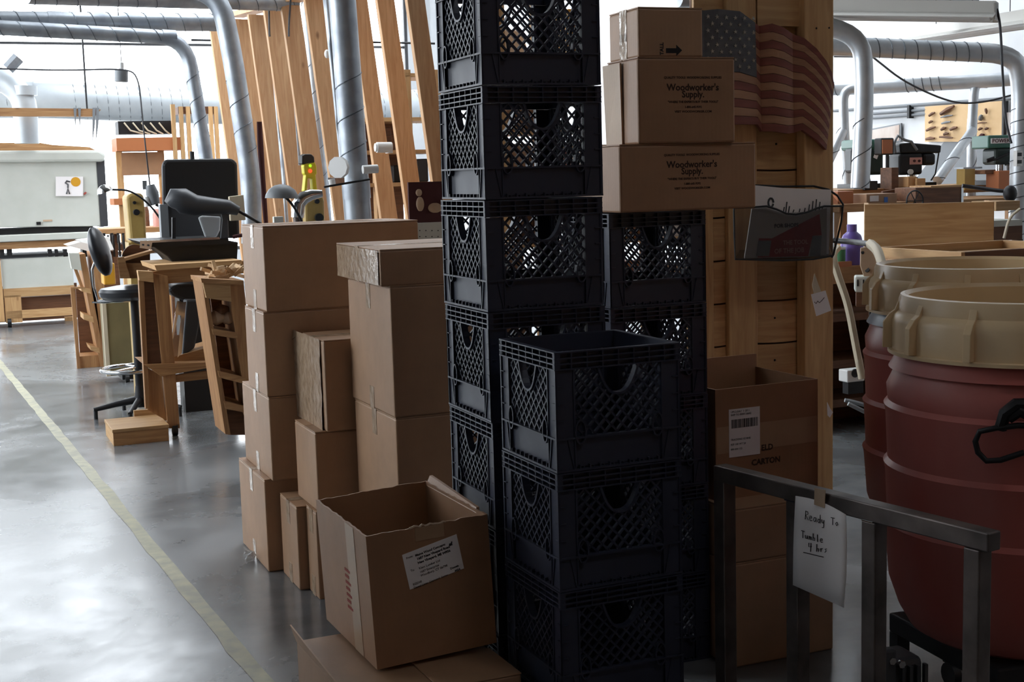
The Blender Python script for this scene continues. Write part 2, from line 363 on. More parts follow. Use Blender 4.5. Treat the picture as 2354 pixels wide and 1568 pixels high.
rl = struct('fill_skylight', uvbox(uvbox(MB(), a0, a0 + .05, c0, c1, WH, WH + .12), a1 - .05, a1, c0, c1, WH, WH + .12), M_FRAME)  # frame of the added skylight that brightens the right rear
for i in range(4):
    t0 = c0 + (c1 - c0) * i / 4; t1_ = t0 + (c1 - c0) / 4
    mk('glazing_bar', uvbox(MB(), a0, a1, t0, t0 + .05, WH, WH + .1).mesh('glazing_bar', M_FRAME), rl); mk('pane', uvbox(MB(), a0 + .05, a1 - .05, t0 + .05, t1_, WH + .04, WH + .05).mesh('pane', M_GLASS), rl)
struct('wall_right', uvbox(MB(), WR, WR + .15, WB, WF, 0, WH), M_WALL)
struct('wall_front', uvbox(MB(), WL, WR, WB - .15, WB, 0, WH), M_DARKW)
m = MB(); u0, u1, z0, z1 = FWIN
uvbox(m, WL, WR, WF, WF + .2, 0, z0); uvbox(m, WL, WR, WF, WF + .2, z1, WH); uvbox(m, WL, u0, WF, WF + .2, z0, z1); uvbox(m, u1, WR, WF, WF + .2, z0, z1)
struct('wall_back', m, M_WALL)
m = MB(); v0, v1, z0, z1 = LWIN
uvbox(m, WL - .2, WL, WB, WF, 0, z0); uvbox(m, WL - .2, WL, WB, WF, z1, WH); uvbox(m, WL - .2, WL, WB, v0, z0, z1); uvbox(m, WL - .2, WL, v1, WF, z0, z1)
struct('wall_left', m, M_WALL)
rl2 = struct('near_fill_skylight', uvbox(uvbox(MB(), e0, e0 + .05, g0, g1, WH, WH + .12), e1 - .05, e1, g0, g1, WH, WH + .12), M_FRAME)  # frame of the added fill opening above the camera
mk('pane', uvbox(MB(), e0 + .05, e1 - .05, g0, g1, WH + .04, WH + .05).mesh('pane', M_GLASS), rl2)
# glazing: frame parts and panes
def window(name, fixed, a0, a1, z0, z1, nb, rails, far):
    def bxx(mb, a, b, c, d, t0, t1):
        return uvbox(mb, a, b, fixed + t0, fixed + t1, c, d) if far else uvbox(mb, fixed - t1, fixed - t0, a, b, c, d)
    m = MB(); bxx(m, a0, a1, z0, z0 + .05, 0, .12); bxx(m, a0, a1, z1 - .05, z1, 0, .12); bxx(m, a0, a0 + .05, z0, z1, 0, .12); bxx(m, a1 - .05, a1, z0, z1, 0, .12)
    root = struct(name, m, M_FRAME)
    zs = [z0 + .05] + rails + [z1 - .05]
    for r in rails: mk('glazing_bar', bxx(MB(), a0, a1, r - .018, r + .018, .03, .09).mesh('glazing_bar', M_FRAME), root)
    xs = [a0 + .05 + (a1 - a0 - .1) * i / nb for i in range(nb + 1)]
    for i in range(nb):
        for j in range(len(zs) - 1):
            mk('pane', bxx(MB(), xs[i], xs[i + 1], zs[j], zs[j + 1], .055, .062).mesh('pane', M_GLASS), root)
window('window_1', WF, FWIN[0], FWIN[1], FWIN[2], FWIN[3], 4, [3.62], True)
window('window_2', WL, LWIN[0], LWIN[1], LWIN[2], LWIN[3], 5, [3.6], False)
# floor line
a = atz(0, 836, .0); b = atz(606, 1568, .0); d = (b - a).normalized(); n = Vector((-d.y, d.x, 0))
m = MB(); pts = []
L_ = (b - a).length + 5; k = 90
s0 = a - d * 3.2
for i in range(k + 1):
    t = L_ * i / k; wob = .006 * math.sin(i * 1.3) + random.uniform(-.004, .004); hw = .03 + random.uniform(-.003, .003)
    p = s0 + d * t
    for s_ in (-1, 1): pts.append(p + n * (s_ * hw + wob * .4) + Vector((0, 0, .0012)))
m.add(pts, [(2 * i, 2 * i + 1, 2 * i + 3, 2 * i + 2) for i in range(k)])
o = struct('trim_1', m, M_LINE); o['label'] = 'faded yellow line painted along the grey concrete floor'

# ================================================================== MILK CRATES
S, H = .325, .279
def smap(k, a, b, c):
    return {0: (a, c, b), 1: (S - c, a, b), 2: (S - a, S - c, b), 3: (c, S - a, b)}[k]
def fbox(mb, k, a0, a1, b0, b1, c0, c1):
    return mb.hexa([smap(k, a, b, c) for b in (b0, b1) for a, c in ((a0, c0), (a1, c0), (a1, c1), (a0, c1))])
def fbar(mb, k, a0, b0, a1, b1, w_, c0, c1):
    dx, dz = a1 - a0, b1 - b0; l = math.hypot(dx, dz)
    if l < 1e-4: return
    nx, nz = -dz / l * w_, dx / l * w_
    mb.hexa([smap(k, a, b, c) for c in (c0, c1) for a, b in ((a0 - nx, b0 - nz), (a1 - nx, b1 - nz), (a1 + nx, b1 + nz), (a0 + nx, b0 + nz))])
A0, A1, B0, B1 = .05, S - .05, .078, .236
def uh(a):   # lower edge of the hand hole at a
    t = abs(a - S / 2) / .052
    return 99 if t >= 1 else .172 + .064 * t ** 2.6
def inside(a, b): return A0 <= a <= A1 and B0 <= b <= B1 and b < uh(a)
def lattice_mesh(k):
    mb = MB(); step = .0305
    for sgn in (1, -1):
        for i in range(-30, 40):
            c = i * step * 1.0; run = None; seg = []
            n = 90
            for j in range(n + 1):
                a = A0 + (A1 - A0) * j / n
                b = (a - A0) * 1.05 * sgn + c + (0 if sgn > 0 else .35)
                if inside(a, b):
                    if run is None: run = (a, b)
                    last = (a, b)
                elif run is not None: seg.append((run, last)); run = None
            if run is not None: seg.append((run, last))
            for p, q in seg: fbar(mb, k, p[0], p[1], q[0], q[1], .0021, .006, .014)
    N_ = 12; pr = None
    for j in range(N_ + 1):
        a = S / 2 - .052 + .104 * j / N_; b = .172 + .064 * (abs(a - S / 2) / .052) ** 2.6
        if pr: fbar(mb, k, pr[0], pr[1], a, b, .0028, .001, .02)
        pr = (a, b)
    for ca in (A0 + .012, A1 - .012):
        pr = None
        for j in range(15):
            t = 2 * PI * j / 14; a, b = ca + .0135 * math.cos(t), B0 + .012 + .028 * math.sin(t)
            if pr: fbar(mb, k, pr[0], pr[1], a, b, .0018, -.001, .014)
            pr = (a, b)
    return mb
body, rim, bot = MB(), MB(), MB()
for k in range(4):
    for s_ in (0, 1):
        f_ = (lambda a: a) if not s_ else (lambda a: S - a)
        fbox(body, k, min(f_(.003), f_(A0)), max(f_(.003), f_(A0)), .002, B1, .004, .008)
        fbox(body, k, min(f_(0), f_(.004)), max(f_(0), f_(.004)), .002, B1, 0, .006)
        fbox(body, k, min(f_(A0 - .004), f_(A0)), max(f_(A0 - .004), f_(A0)), B0, B1, .001, .02)
        for b in (.118, .158, .198): fbox(body, k, min(f_(.003), f_(.021)), max(f_(.003), f_(.021)), b, b + .0022, 0, .005)
        fbar(body, k, f_(.046), .002, f_(.03), B0, .0015, .001, .006)
        fbox(body, k, min(f_(A0 - .003), f_(A0)), max(f_(A0 - .003), f_(A0)), .0, B0, .001, .012)
    fbox(body, k, A0, S - A0, .008, B0, .009, .0125)
    fbox(body, k, 0, S, B0 - .003, B0 + .0015, -.0005, .016)
    fbox(body, k, 0, S, 0, .005, -.0005, .014)
    for j in range(9):
        a = A0 + .01 + j * (S - 2 * A0 - .02) / 8; fbar(body, k, a, .005, a, .013, .0015, .0005, .01)
    for b in (.2365, .249, .262, .2755): fbox(rim, k, 0, S, b, b + .003, -.0012, .014)
    fbox(rim, k, .002, S - .002, .238, .277, .0125, .0150)
    for j in range(9):
        a = .0015 + j * (S - .003) / 8; fbox(rim, k, a - .0012, a + .0012, .2365, .2775, -.0005, .0125)
for i in range(12):
    t = .02 + (S - .04) * i / 11
    bot.box(t - .002, t + .002, .006, S - .006, .003, .008); bot.box(.006, S - .006, t - .002, t + .002, .003, .008)
CR = [('body', body.mesh('body', M_CRATE)), ('rim', rim.mesh('rim', M_CRATE)), ('bottom_grid', bot.mesh('bottom_grid', M_CRATE))] + [('lattice', lattice_mesh(k).mesh('lattice', M_CRATE)) for k in range(4)]
crate0 = bpy.data.objects.new('milk_crate', None); C.objects.link(crate0)
for nm, me in CR: mk(nm, me, crate0)
used = [False]
def crate(x, y, z, rot, label, group):
    r = crate0 if not used[0] else copy_tree(crate0); used[0] = True
    r.location = (x, y, z); r.rotation_euler = (0, 0, rot); r['label'] = label; r['category'] = 'crate'; r['group'] = group; r.name = 'milk_crate'
ordw = ['bottom', 'second from bottom', 'third from bottom', 'fourth from bottom', 'fifth from bottom', 'sixth from bottom', 'top']
AX, AY, AR = -.057, 3.372, .385
for i in range(7):
    crate(AX + random.uniform(-.002, .002) if i else AX, AY + random.uniform(-.002, .002), .055 + i * .2815, AR + random.uniform(-.006, .006), f'navy lattice milk crate, {ordw[i]} of the tallest stack left of the cartons', 'milk crates in the tall middle stack')
for i in range(4):
    crate(.095, 3.02, i * .2805, .40 + random.uniform(-.006, .006), f'dark navy milk crate, {"open topmost" if i == 3 else ordw[i]} crate of the short front stack', 'milk crates in the short front stack')
CXW = at(1404, 730, 3.96)
for i in range(5):
    crate(CXW.x, CXW.y, i * .2805, .385 + random.uniform(-.006, .006), f'navy milk crate, {"topmost" if i == 4 else ordw[i]} of the right rear stack under the supply cartons', 'milk crates in the right rear stack')
T = Thing('plywood_base', 'thin plywood board lying under the tallest crate stack', 'board', (AX, AY, 0), AR)
T.solo(MB().box(0.0, S, .03, S, 0, .054), M_PINEH)

# ================================================================== CARTONS
def face_solve(xl, xc, xr, yt, yb, D, phi, z0=None):
    c, s = math.cos(phi), math.sin(phi); p = at(xc, yt, D); q = at(xc, yb, D); ym = (yt + yb) / 2; P = at(xc, ym, D)
    def r_(x): r = ray(x, ym); return r.x / r.y
    lu = (r_(xr) * P.y - P.x) / (c - r_(xr) * s); lv = (P.x - r_(xl) * P.y) / (s + r_(xl) * c)
    return P.x, P.y, (q.z if z0 is None else z0), p.z, lu, lv
def carton(label, xl, xc, xr, yt, yb, D, phi=PHI, z0=None, z1=None, group=None, mat_=None, tape=('top', 'left'), lu=None, lv=None, name='carton', tilt=None, seam='u'):
    x, y, a, b, lu_, lv_ = face_solve(xl, xc, xr, yt, yb, D, phi, z0)
    lu = lu or lu_; lv = lv or lv_; h = (b if z1 is None else z1) - a
    T = Thing(name, label, 'box', (x, y, a), phi, group, tilt)
    mt = mat_ or M_CARD; e = .004
    T.part('body', MB().box(0, lu, 0, lv, 0, h - e), mt, bevel=.006)
    g = .002
    if seam == 'u':
        T.part('flap', MB().box(.001, lu - .001, .001, lv / 2 - g, h - e - .0005, h), mt, bevel=.001); T.part('flap', MB().box(.001, lu - .001, lv / 2 + g, lv - .001, h - e - .0005, h), mt, bevel=.001)
        if 'top' in tape: T.part('tape', MB().box(-.001, lu + .001, lv / 2 - .025, lv / 2 + .025, h - .0005, h + .0008), M_TAPE)
        if 'left' in tape:
            T.part('tape', MB().box(-.0012, .0005, lv / 2 - .024, lv / 2 + .024, h - .09, h + .0008), M_TAPE)
            T.part('tape', MB().box(-.0012, .0005, lv / 2 - .024, lv / 2 + .024, 0, .075), M_TAPE)
        if 'right' in tape: T.part('tape', MB().box(lu - .0005, lu + .001, lv / 2 - .025, lv / 2 + .025, h - .08, h + .0008), M_TAPE)
    else:
        T.part('flap', MB().box(.001, lu / 2 - g, .001, lv - .001, h - e - .0005, h), mt, bevel=.001); T.part('flap', MB().box(lu / 2 + g, lu - .001, .001, lv - .001, h - e - .0005, h), mt, bevel=.001)
        T.part('tape', MB().box(lu / 2 - .025, lu / 2 + .025, -.0008, lv, h - .0005, h + .0008), M_TAPE)
    T.dim = (lu, lv, h, a); return T
G1 = 'cartons in the left rear stack'
D1 = 5.12
zz = at(606, 715, D1).z
t1 = carton('wide taped carton on top of the left rear stack', 560, 608, 965, 520, 718, D1, group=G1, z0=at(608, 718, D1).z)
t2 = carton('taped brown carton directly below the wide top carton of the left rear stack', 568, 610, 940, 718, 914, D1, group=G1, z0=at(610, 914, D1).z)
t3 = carton('taped brown carton, third from top of the left rear stack', 563, 622, 920, 914, 1107, D1, group=G1, z0=at(622, 1107, D1).z)
zb = at(622, 1107, D1).z
T = carton('small carton on the floor at the far left corner below the left rear stack', 556, 612, 820, 1100, 1300, D1 + .03, group=G1, z0=0, z1=zb, lu=.25)
T = carton('narrow upright carton with shiny tape on the floor in front of the left rear stack', 614, 685, 780, 1168, 1350, 4.90, z0=0, z1=zb - .05, lu=.10, lv=.26)
G2 = 'cartons in the narrow second stack'
D2 = 4.78
carton('small carton wrapped in glossy tape on top of the narrow second stack', 676, 748, 830, 783, 996, D2, group=G2, z0=at(748, 994, D2).z, lu=.27, lv=.30, mat_=M_CARD)
T = carton('plain carton under the glossy taped one in the narrow second stack', 672, 728, 830, 994, 1175, D2, group=G2, z0=at(728, 1178, D2).z, lu=.3, lv=.30, tape=())
carton('bottom carton of the narrow second stack beside the floor line', 676, 730, 830, 1178, 1380, D2, group=G2, z0=0, z1=at(728, 1178, D2).z, lu=.3, lv=.14, tape=('left',))
# glossy wrap and loose tape on the top one
x, y, a_, b_, lu, lv = face_solve(676, 748, 830, 783, 996, D2, PHI)
T = Thing('tape_wrap', 'crumpled clear packing tape hanging off the narrow second stack', 'tape', (x, y, a_), PHI, None)
m = MB(); random.seed(3)
rows = []
for i in range(9):
    z = (b_ - a_) * (1 - i / 8) ; rows.append([(-.004 - random.uniform(0, .004), lv * t + .02 * 0, z) for t in (.08, .3, .5, .7, .92)])
vsx = [p for r in rows for p in r]; m.add(vsx, [(r * 5 + c, r * 5 + c + 1, r * 5 + c + 6, r * 5 + c + 5) for r in range(8) for c in range(4)])
m.add([(-.004, lv * .9, b_ - a_ - .01), (-.004, lv * .8, b_ - a_ - .02), (-.03, lv * 1.15, b_ - a_ - .08), (-.03, lv * 1.1, b_ - a_ - .085)], [(0, 1, 2, 3)])
T.solo(m, M_TAPE, 60)
G3 = 'cartons in the third stack beside the crates'
D3 = 4.35
carton('shallow carton with shiny taped end on top of the third stack', 775, 874, 1060, 574, 660, D3, phi=.36, group=G3, z0=at(874, 660, D3).z, lu=.5, tape=('top', 'left'))
carton('tall plain carton in the third stack below the shallow one', 806, 902, 1060, 658, 964, D3, group=G3, z0=at(902, 962, D3).z, lu=.5)
carton('bottom carton of the third stack behind the open carton', 822, 914, 1060, 962, 1200, D3, group=G3, z0=0, z1=at(908, 962, D3).z, lu=.5)
# shiny end of the shallow box
x, y, a_, b_, lu, lv = face_solve(775, 874, 1060, 574, 660, D3, .36)
T = Thing('packing_tape', 'wide glossy tape sheet stuck on the end of the shallow carton', 'tape', (x, y, a_), .36)
m = MB(); random.seed(5)
vsx = [(-.003 - random.uniform(0, .003), lv * (.02 + .94 * j / 8), .004 + (b_ - a_ - .008) * i / 3) for i in range(4) for j in range(9)]
m.add(vsx, [(r * 9 + c, r * 9 + c + 1, r * 9 + c + 10, r * 9 + c + 9) for r in range(3) for c in range(8)]); T.solo(m, M_TAPE, 60)
# floor scrap of tape
p = atz(575, 1290, 0)
T = Thing('tape_scrap', 'crumpled ball of clear tape on the floor beside the corner carton', 'tape', p)
random.seed(9); m = MB().ell((0, 0, .022), .03, .02, .022, 8, 5); m.v = [(x + random.uniform(-.008, .008), y + random.uniform(-.006, .006), max(.001, z + random.uniform(-.006, .006))) for x, y, z in m.v]; T.solo(m, M_BAG)

# open carton at front left, leaning on the carton below
def open_box(T, lu, lv, h, mat_, th=.005, drop=(0, 0, 0, 0), jag=0, flare=.0):
    """four walls and a bottom; walls as parts"""
    def wall(x0, x1, y0, y1, dr, along):
        n = 22; m = MB(); vs_ = []
        for i in range(n + 1):
            t = i / n; z = h - dr + (random.uniform(-jag, jag) if 0 < i < n else 0)
            if along == 'x': pts_ = [(x0 + (x1 - x0) * t, y0), (x0 + (x1 - x0) * t, y1)]
            else: pts_ = [(x0, y0 + (y1 - y0) * t), (x1, y0 + (y1 - y0) * t)]
            for zz_ in (0, z):
                for p in pts_: vs_.append((p[0], p[1], zz_))
        fs = []
        for i in range(n):
            a = i * 4; b = a + 4; fs += [(a, b, b + 2, a + 2), (a + 1, a + 3, b + 3, b + 1), (a + 2, b + 2, b + 3, a + 3), (a, a + 1, b + 1, b)]
        fs += [(0, 2, 3, 1), (n * 4, n * 4 + 1, n * 4 + 3, n * 4 + 2)]
        m.add(vs_, fs); return m
    T.part('side_panel', wall(0, lu, 0, th, drop[0], 'x'), mat_); T.part('side_panel', wall(0, lu, lv - th, lv, drop[2], 'x'), mat_)
    T.part('side_panel', wall(0, th, th, lv - th, drop[3], 'y'), mat_); T.part('side_panel', wall(lu - th, lu, th, lv - th, drop[1], 'y'), mat_)
    T.part('bottom_panel', MB().box(th, lu - th, th, lv - th, 0, th), mat_)
DO = 3.16
pc = at(842, 1232, DO)
lu, lv, h = .318, .43, .335
zlo = pc.z - h
T = Thing('open_carton', 'open topped carton with white shipping label leaning in front of the crates', 'box', (pc.x + .013, pc.y, zlo), .42, None, ('Y', -.045))
random.seed(11); open_box(T, lu, lv, h, M_CARD2, jag=.0022)
T.part('torn_edge', MB().tube([(lu * .35 + lu * .3 * i / 14, .002, h + random.uniform(-.002, .003)) for i in range(15)], .0035, 5), M_CARDIN)
T.part('flap', MB().hexa([(lu - .006, .06, h - .01), (lu + .004, .06, h - .01), (lu + .004, lv - .01, h - .01), (lu - .006, lv - .01, h - .01), (lu + .000, .07, h + .002), (lu + .008, .07, h + .002), (lu + .012, lv - .02, h + .018), (lu + .004, lv - .02, h + .018)]), M_CARD2)
T.part('paper_tape', MB().box(.125, .20, -.001, .0005, h - .035, h - .002), M_PTAPE)
T.part('paper_tape', MB().box(-.001, .0005, .10, .17, 0, h - .002), M_PTAPE)
lb = T.part('shipping_label', MB().hexa([(.100, -.0012, h - .152), (.245, -.0012, h - .126), (.245, -.0002, h - .126), (.100, -.0002, h - .152), (.087, -.0012, h - .062), (.232, -.0012, h - .036), (.232, -.0002, h - .036), (.087, -.0002, h - .062)]), M_PAPER, label='white shipping label')
def ltxt(s, ax, az, sz, bold=0, al='LEFT'):
    c, s_ = math.cos(.178), math.sin(.178); ox, oz = .087, h - .062
    put_text(T, s, ox + c * ax - .144 * az, -.0016, oz + s_ * ax + az, sz, M_INK, rot=.178, parent=lb, bold=bold, align=al)
for s, ax, az, sz, bd in (('From:', .008, -.014, .0075, 0), ('Maine Wood Concepts', .032, -.016, .0085, .0002), ('1687 New Vineyard Road', .034, -.026, .0085, .0003), ('New Vineyard, ME 04956', .034, -.036, .0085, .0003),
                          ('To:', .012, -.048, .0075, 0), ('Klein Lumber Ltd', .034, -.050, .008, 0), ('1687 Enterprise', .034, -.060, .008, 0), ('Woodbury, CT 06798', .034, -.069, .008, 0),
                          ('EG2345', .010, -.083, .0075, 0), ('Dowel Lines  Diamond  Series', .010, -.092, .0075, 0), ('Dowels', .112, -.080, .0075, .0002), ('4424', .122, -.090, .0075, .0003), ('ef', .122, -.022, .013, .0005)):
    ltxt(s, ax, az, sz, bd)
for i in range(7): T.part('red_stamp', MB().box(-.0012, 0, .16 + .012 * (i % 2), .205, .10 + i * .0165, .107 + i * .0165), M_REDINK)
# carton under it
pk = at(905, 1545, DO - .05)
zt = zlo - .01
Tb = Thing('carton', 'carton with raised flap underneath the open labelled carton', 'box', (pc.x - .02, pc.y - .2, 0), .42)
Tb.part('body', MB().box(0, .42, 0, .50, 0, zt), M_CARD, bevel=.005)
Tb.part('flap', MB().box(.21, .42, .0, .20, zt, zt + .004), M_CARD, bevel=.001)
Tb.part('flap', MB().hexa([(0, 0, zt - .004), (.004, 0, zt - .004), (.004, .5, zt - .004), (0, .5, zt - .004), (-.004, 0, zt + .006), (.0, 0, zt + .006), (-.012, .5, zt + .045), (-.016, .5, zt + .045)]), M_CARD)
Tb.part('torn_edge', MB().tube([(-.012, .02 + .03 * i, zt + .006 + random.uniform(-.003, .003)) for i in range(2)], .004, 5), M_CARDIN)

# cartons on the right rear crate stack
GS = 'supply cartons stacked on the right rear crates'
DR = 3.93
zC = 5 * .2805 - .001 + .0015
r1 = carton('wide low carton printed with supply lettering resting directly on the crates', 1404, 1425, 1738, 332, 484, DR, group=GS, z0=zC, tape=(), lv=.33, mat_=M_CARD2)
za = zC + r1.dim[2]
r2 = carton('squarer printed supply carton in the middle of the upper right stack', 1396, 1467, 1690, 130, 327, DR + .02, phi=.36, group=GS, z0=za, tape=(), mat_=M_CARD2, seam='u')
zb2 = za + r2.dim[2]
r3 = carton('small carton with black arrow on top of the upper right stack', 1400, 1467, 1616, 15, 131, DR + .04, phi=.36, group=GS, z0=zb2, tape=('left',), mat_=M_CARD)
for r, zc in ((r1, .5), (r2, .5)):
    lu, lv, h = r.dim[:3]; cx = lu * .48 + (.04 if r is r1 else 0); k_ = 1.0
    top = h * .5 + .062
    cx = lu * (.52 if r is r1 else .56)
    for s, dz, sz, bd, sx in (('QUALITY TOOLS  WOODWORKING SUPPLIES', 0, .0092, .0002, 1), ("Woodworker's", -.034, .0275, .0006, 1.0), ('Supply.', -.054, .0275, .0006, .95), ('"WHERE THE EXPERTS BUY THEIR TOOLS"', -.070, .0088, .0002, 1), ('1-800-645-9292', -.085, .0088, .0002, 1), ('VISIT WOODWORKER.COM', -.098, .0088, .0002, 1.1)):
        put_text(r, s, cx, -.0005, top + dz, sz, M_BINK, bold=bd, sx=sx, align='CENTER')
lu, lv, h = r3.dim[:3]
r3.part('printed_arrow', MB().prism([(lu * .42, .012), (lu * .58, .012), (lu * .58, .004), (lu * .67, .020), (lu * .58, .036), (lu * .58, .026), (lu * .42, .026)], -.0007, .0003), M_INK)
put_text(r3, 'TALL', lu * .38, -.0006, .006, .016, M_INK, rot=PI / 2, align='LEFT', bold=.0005)
lu, lv, h = r2.dim[:3]
r2.part('torn_flap', MB().hexa([(-.006, .10, .0), (0, .10, 0), (0, lv, 0), (-.006, lv, 0), (-.010, .10, h - .01), (-.004, .10, h - .01), (-.008, lv, h - .01), (-.014, lv, h - .01)]), M_CARDIN)

# cartons right of the crates, behind the steel frame
GR = 'cartons between the crates and the barrels'
DB = 3.98
zb1 = at(1700, 1297, DB).z; zb2_ = at(1700, 1171, DB).z
carton('large bottom carton behind the steel frame beside the barrel', 1654, 1681, 1916, 1297, 1560, DB, z0=0, z1=zb1, group=GR, lv=.36, tape=())
carton('smaller closed carton behind the steel frame, below the open barcoded carton', 1654, 1681, 1868, 1171, 1297, DB, z0=zb1, z1=zb2_, group=GR, lv=.36, tape=())
ct = Thing('open_carton', 'tall open carton with barcode label standing right of the crates', 'box', at(1646, 1100, DB + .11) * 1, .43)
ct.M.translation.z = zb2_; ct.I = ct.M.inverted()
luo = ct.q(1880, 980).x; ho = ct.q(1760, 884).z
random.seed(4); open_box(ct, luo, .34, ho, M_CARD2, drop=(0, 0, -.045, 0), jag=.0003)
for (x0, x1, y0, y1) in ((.004, luo - .004, -.0008, .0004),):
    ct.part('tape', MB().box(x0, x1, y0, y1, ho * .66, ho * .42), M_PTAPE)
lbl = ct.pb('barcode_label', M_PAPER, 1676, 938, 1747, 1048, -.0018, -.0006, label='white barcode label')
random.seed(21); m = MB(); x0, x1, z0, z1 = ct.rect(1681, 962, 1742, 982, -.0022); x = x0
while x < x1:
    w_ = random.choice((.0008, .0016, .0024)); m.box(x, min(x + w_, x1), -.0024, -.0017, z0, z1); x += w_ + random.choice((.001, .0018))
ct.part('barcode', m, M_INK, parent=lbl)
for i, (s, yy) in enumerate((('UPS 2-DAY  1 OF 1', 950), ('SHIP TO 0000156642', 957), ('TRACKING 1Z 0045', 1014), ('REF 100 WT 24', 1025), ('000 004 155', 1036))):
    p = ct.q(1680, yy, -.0022); put_text(ct, s, p.x, p.y, p.z, .0085, M_INK, align='LEFT', parent=lbl)
p = ct.q(1750, 1036, -.0012); put_text(ct, 'ELD', p.x, p.y, p.z, .026, M_BINK, align='LEFT', bold=.0006)
p = ct.q(1728, 1070, -.0012); put_text(ct, 'CARTON', p.x, p.y, p.z, .026, M_BINK, align='LEFT', bold=.0006)

# ================================================================== SLATTED CABINET SIDE + FLAG + BASKET
DP = 4.95
T = Thing('slatted_cabinet', 'tall pale wood cabinet side with vertical boards and bowed slats behind the cartons', 'cabinet', (at(1648, 700, DP).x, at(1648, 700, DP).y, 0), .38)
def vboard(x0, x1, yt, d0, d1, nm='board'):
    a, b, c, e = T.rect(x0, yt, x1, yt + 10, d0); a2 = T.q(x0, 500, d0).x; b2 = T.q(x1, 500, d0).x
    T.part(nm, MB().box(a2, b2, d0, d1, 0, e), M_PINE, bevel=.004)
vboard(1850, 1916, -90, -.035, .02); vboard(1675, 1741, -90, 0, .03)
vboard(1580, 1640, 60, 0, .03)
T.pb('board', M_PINEH, 1741, -90, 1850, 60, .0, .03)
aR = (T.q(1736, 500, .03).x, T.q(1856, 500, .03).x); aL = (T.q(1600, 500, .03).x, T.q(1680, 500, .03).x)
for (xa, xb), yr, ref in ((aR, 686, 1790), (aL, 695, 1650)):
    zr = T.q(ref, yr, .03).z; zr2 = T.q(ref, yr + 98, .03).z; st = zr - zr2
    z = zr - 8 * st
    while z < 2.35:
        lo, hi = max(z, 0), z + st - .007
        if hi > .02:
            n = 6; m = MB(); vs_ = []
            for i in range(n + 1):
                t = i / n; bow = .004 * math.sin(PI * t)
                for y_ in (.03 - .006 * math.sin(PI * t), .045):
                    vs_ += [(xa + (xb - xa) * t, y_, lo - bow * (lo > 0)), (xa + (xb - xa) * t, y_, hi - bow)]
            fs = [];
            for i in range(n):
                a = i * 4; b = a + 4; fs += [(a, b, b + 1, a + 1), (a + 2, a + 3, b + 3, b + 2), (a + 1, b + 1, b + 3, a + 3), (a, a + 2, b + 2, b)]
            fs += [(0, 1, 3, 2), (n * 4, n * 4 + 2, n * 4 + 3, n * 4 + 1)]
            m.add(vs_, fs); T.part('slat', m, M_PINEH)
        z += st
T.part('back_panel', MB().box(min(aL[0], aR[0]), aR[1], .05, .06, 0, 2.3), M_DKW)
for x, y in ((1784, 331), (1781, 731), (1781, 828)):
    p = T.q(x, y, .024); T.part('nail_hole', MB().tube([(p.x, .022, p.z), (p.x, .03, p.z)], .004, 6), M_INK)
for x, y in ((1877, 65), (1906, 64)):
    p = T.q(x, y, -.036); T.part('nail_hole', MB().tube([(p.x, -.037, p.z), (p.x, -.03, p.z)], .0035, 6), M_INK)

# carved flag
DF = 4.86
T = Thing('wooden_flag', 'carved wavy wooden flag with stars and stripes hanging on the cabinet side', 'flag', at(1620, 300, DF), .38)
topc = [(1560, 22), (1618, 24), (1650, 21), (1700, 26), (1735, 52), (1745, 60), (1775, 54), (1800, 62), (1822, 78), (1850, 88), (1878, 112), (1900, 140), (1912, 165), (1918, 195)]
botc = [(1560, 285), (1618, 286), (1650, 286), (1700, 287), (1742, 287), (1752, 303), (1780, 303), (1812, 308), (1825, 306), (1845, 300), (1868, 316), (1880, 324), (1893, 338), (1900, 345)]
dep = [0, 0, -.012, -.012, .012, .028, -.008, -.014, .022, .006, -.006, -.012, -.004, .012]
NS = 13; G = len(topc)
def fp(i, t):
    x = topc[i][0] + (botc[i][0] - topc[i][0]) * t; y = topc[i][1] + (botc[i][1] - topc[i][1]) * t
    i_ = dep[i]; return T.q(x, y, i_)
for r in range(NS):
    def strip(i0, i1, mt, nm):
        m = MB(); vs_ = []
        for i in range(i0, i1 + 1):
            a, b = fp(i, r / NS), fp(i, (r + 1) / NS - .004)
            vs_ += [a, b, a + Vector((0, .018, 0)), b + Vector((0, .018, 0))]
        n = i1 - i0; fs = []
        for i in range(n):
            a = i * 4; b = a + 4; fs += [(a, b, b + 1, a + 1), (a + 2, a + 3, b + 3, b + 2), (a, a + 2, b + 2, b), (a + 1, b + 1, b + 3, a + 3)]
        fs += [(0, 1, 3, 2), (n * 4, n * 4 + 2, n * 4 + 3, n * 4 + 1)]
        m.add(vs_, fs); T.part(nm, m, mt, 50)
    mt = M_FRED if r % 2 == 0 else M_FTAN
    strip(4 if r < 7 else 0, G - 1, mt, 'stripe')
m = MB(); vs_ = []
for i in range(0, 5):
    for t in (0, 7 / 13 - .004):
        p = fp(i, t) ; vs_ += [p + Vector((0, -.003, 0)), p + Vector((0, .018, 0))]
fs = []
for i in range(4):
    a = i * 4; b = a + 4; fs += [(a, a + 2, b + 2, b), (a + 1, b + 1, b + 3, a + 3), (a, b, b + 1, a + 1), (a + 2, a + 3, b + 3, b + 2)]
m.add(vs_, fs + [(0, 1, 3, 2), (16, 18, 19, 17)]); T.part('canton', m, M_BLUECAN)
for r in range(8):
    for c in range(6):
        x = 1628 + c * 21 + (10 if r % 2 else 0); y = 38 + r * 16 + c * 1
        if x > 1736 or y > 158: continue
        p = T.q(x, y, -.0175); poly = []
        for k in range(10):
            a = PI / 2 + k * PI / 5 + .1; rr = .0085 if k % 2 == 0 else .003; poly.append((p.x + rr * math.cos(a), p.z + rr * math.sin(a)))
        T.part('star', MB().prism(poly, -.0185, -.014), M_STAR)

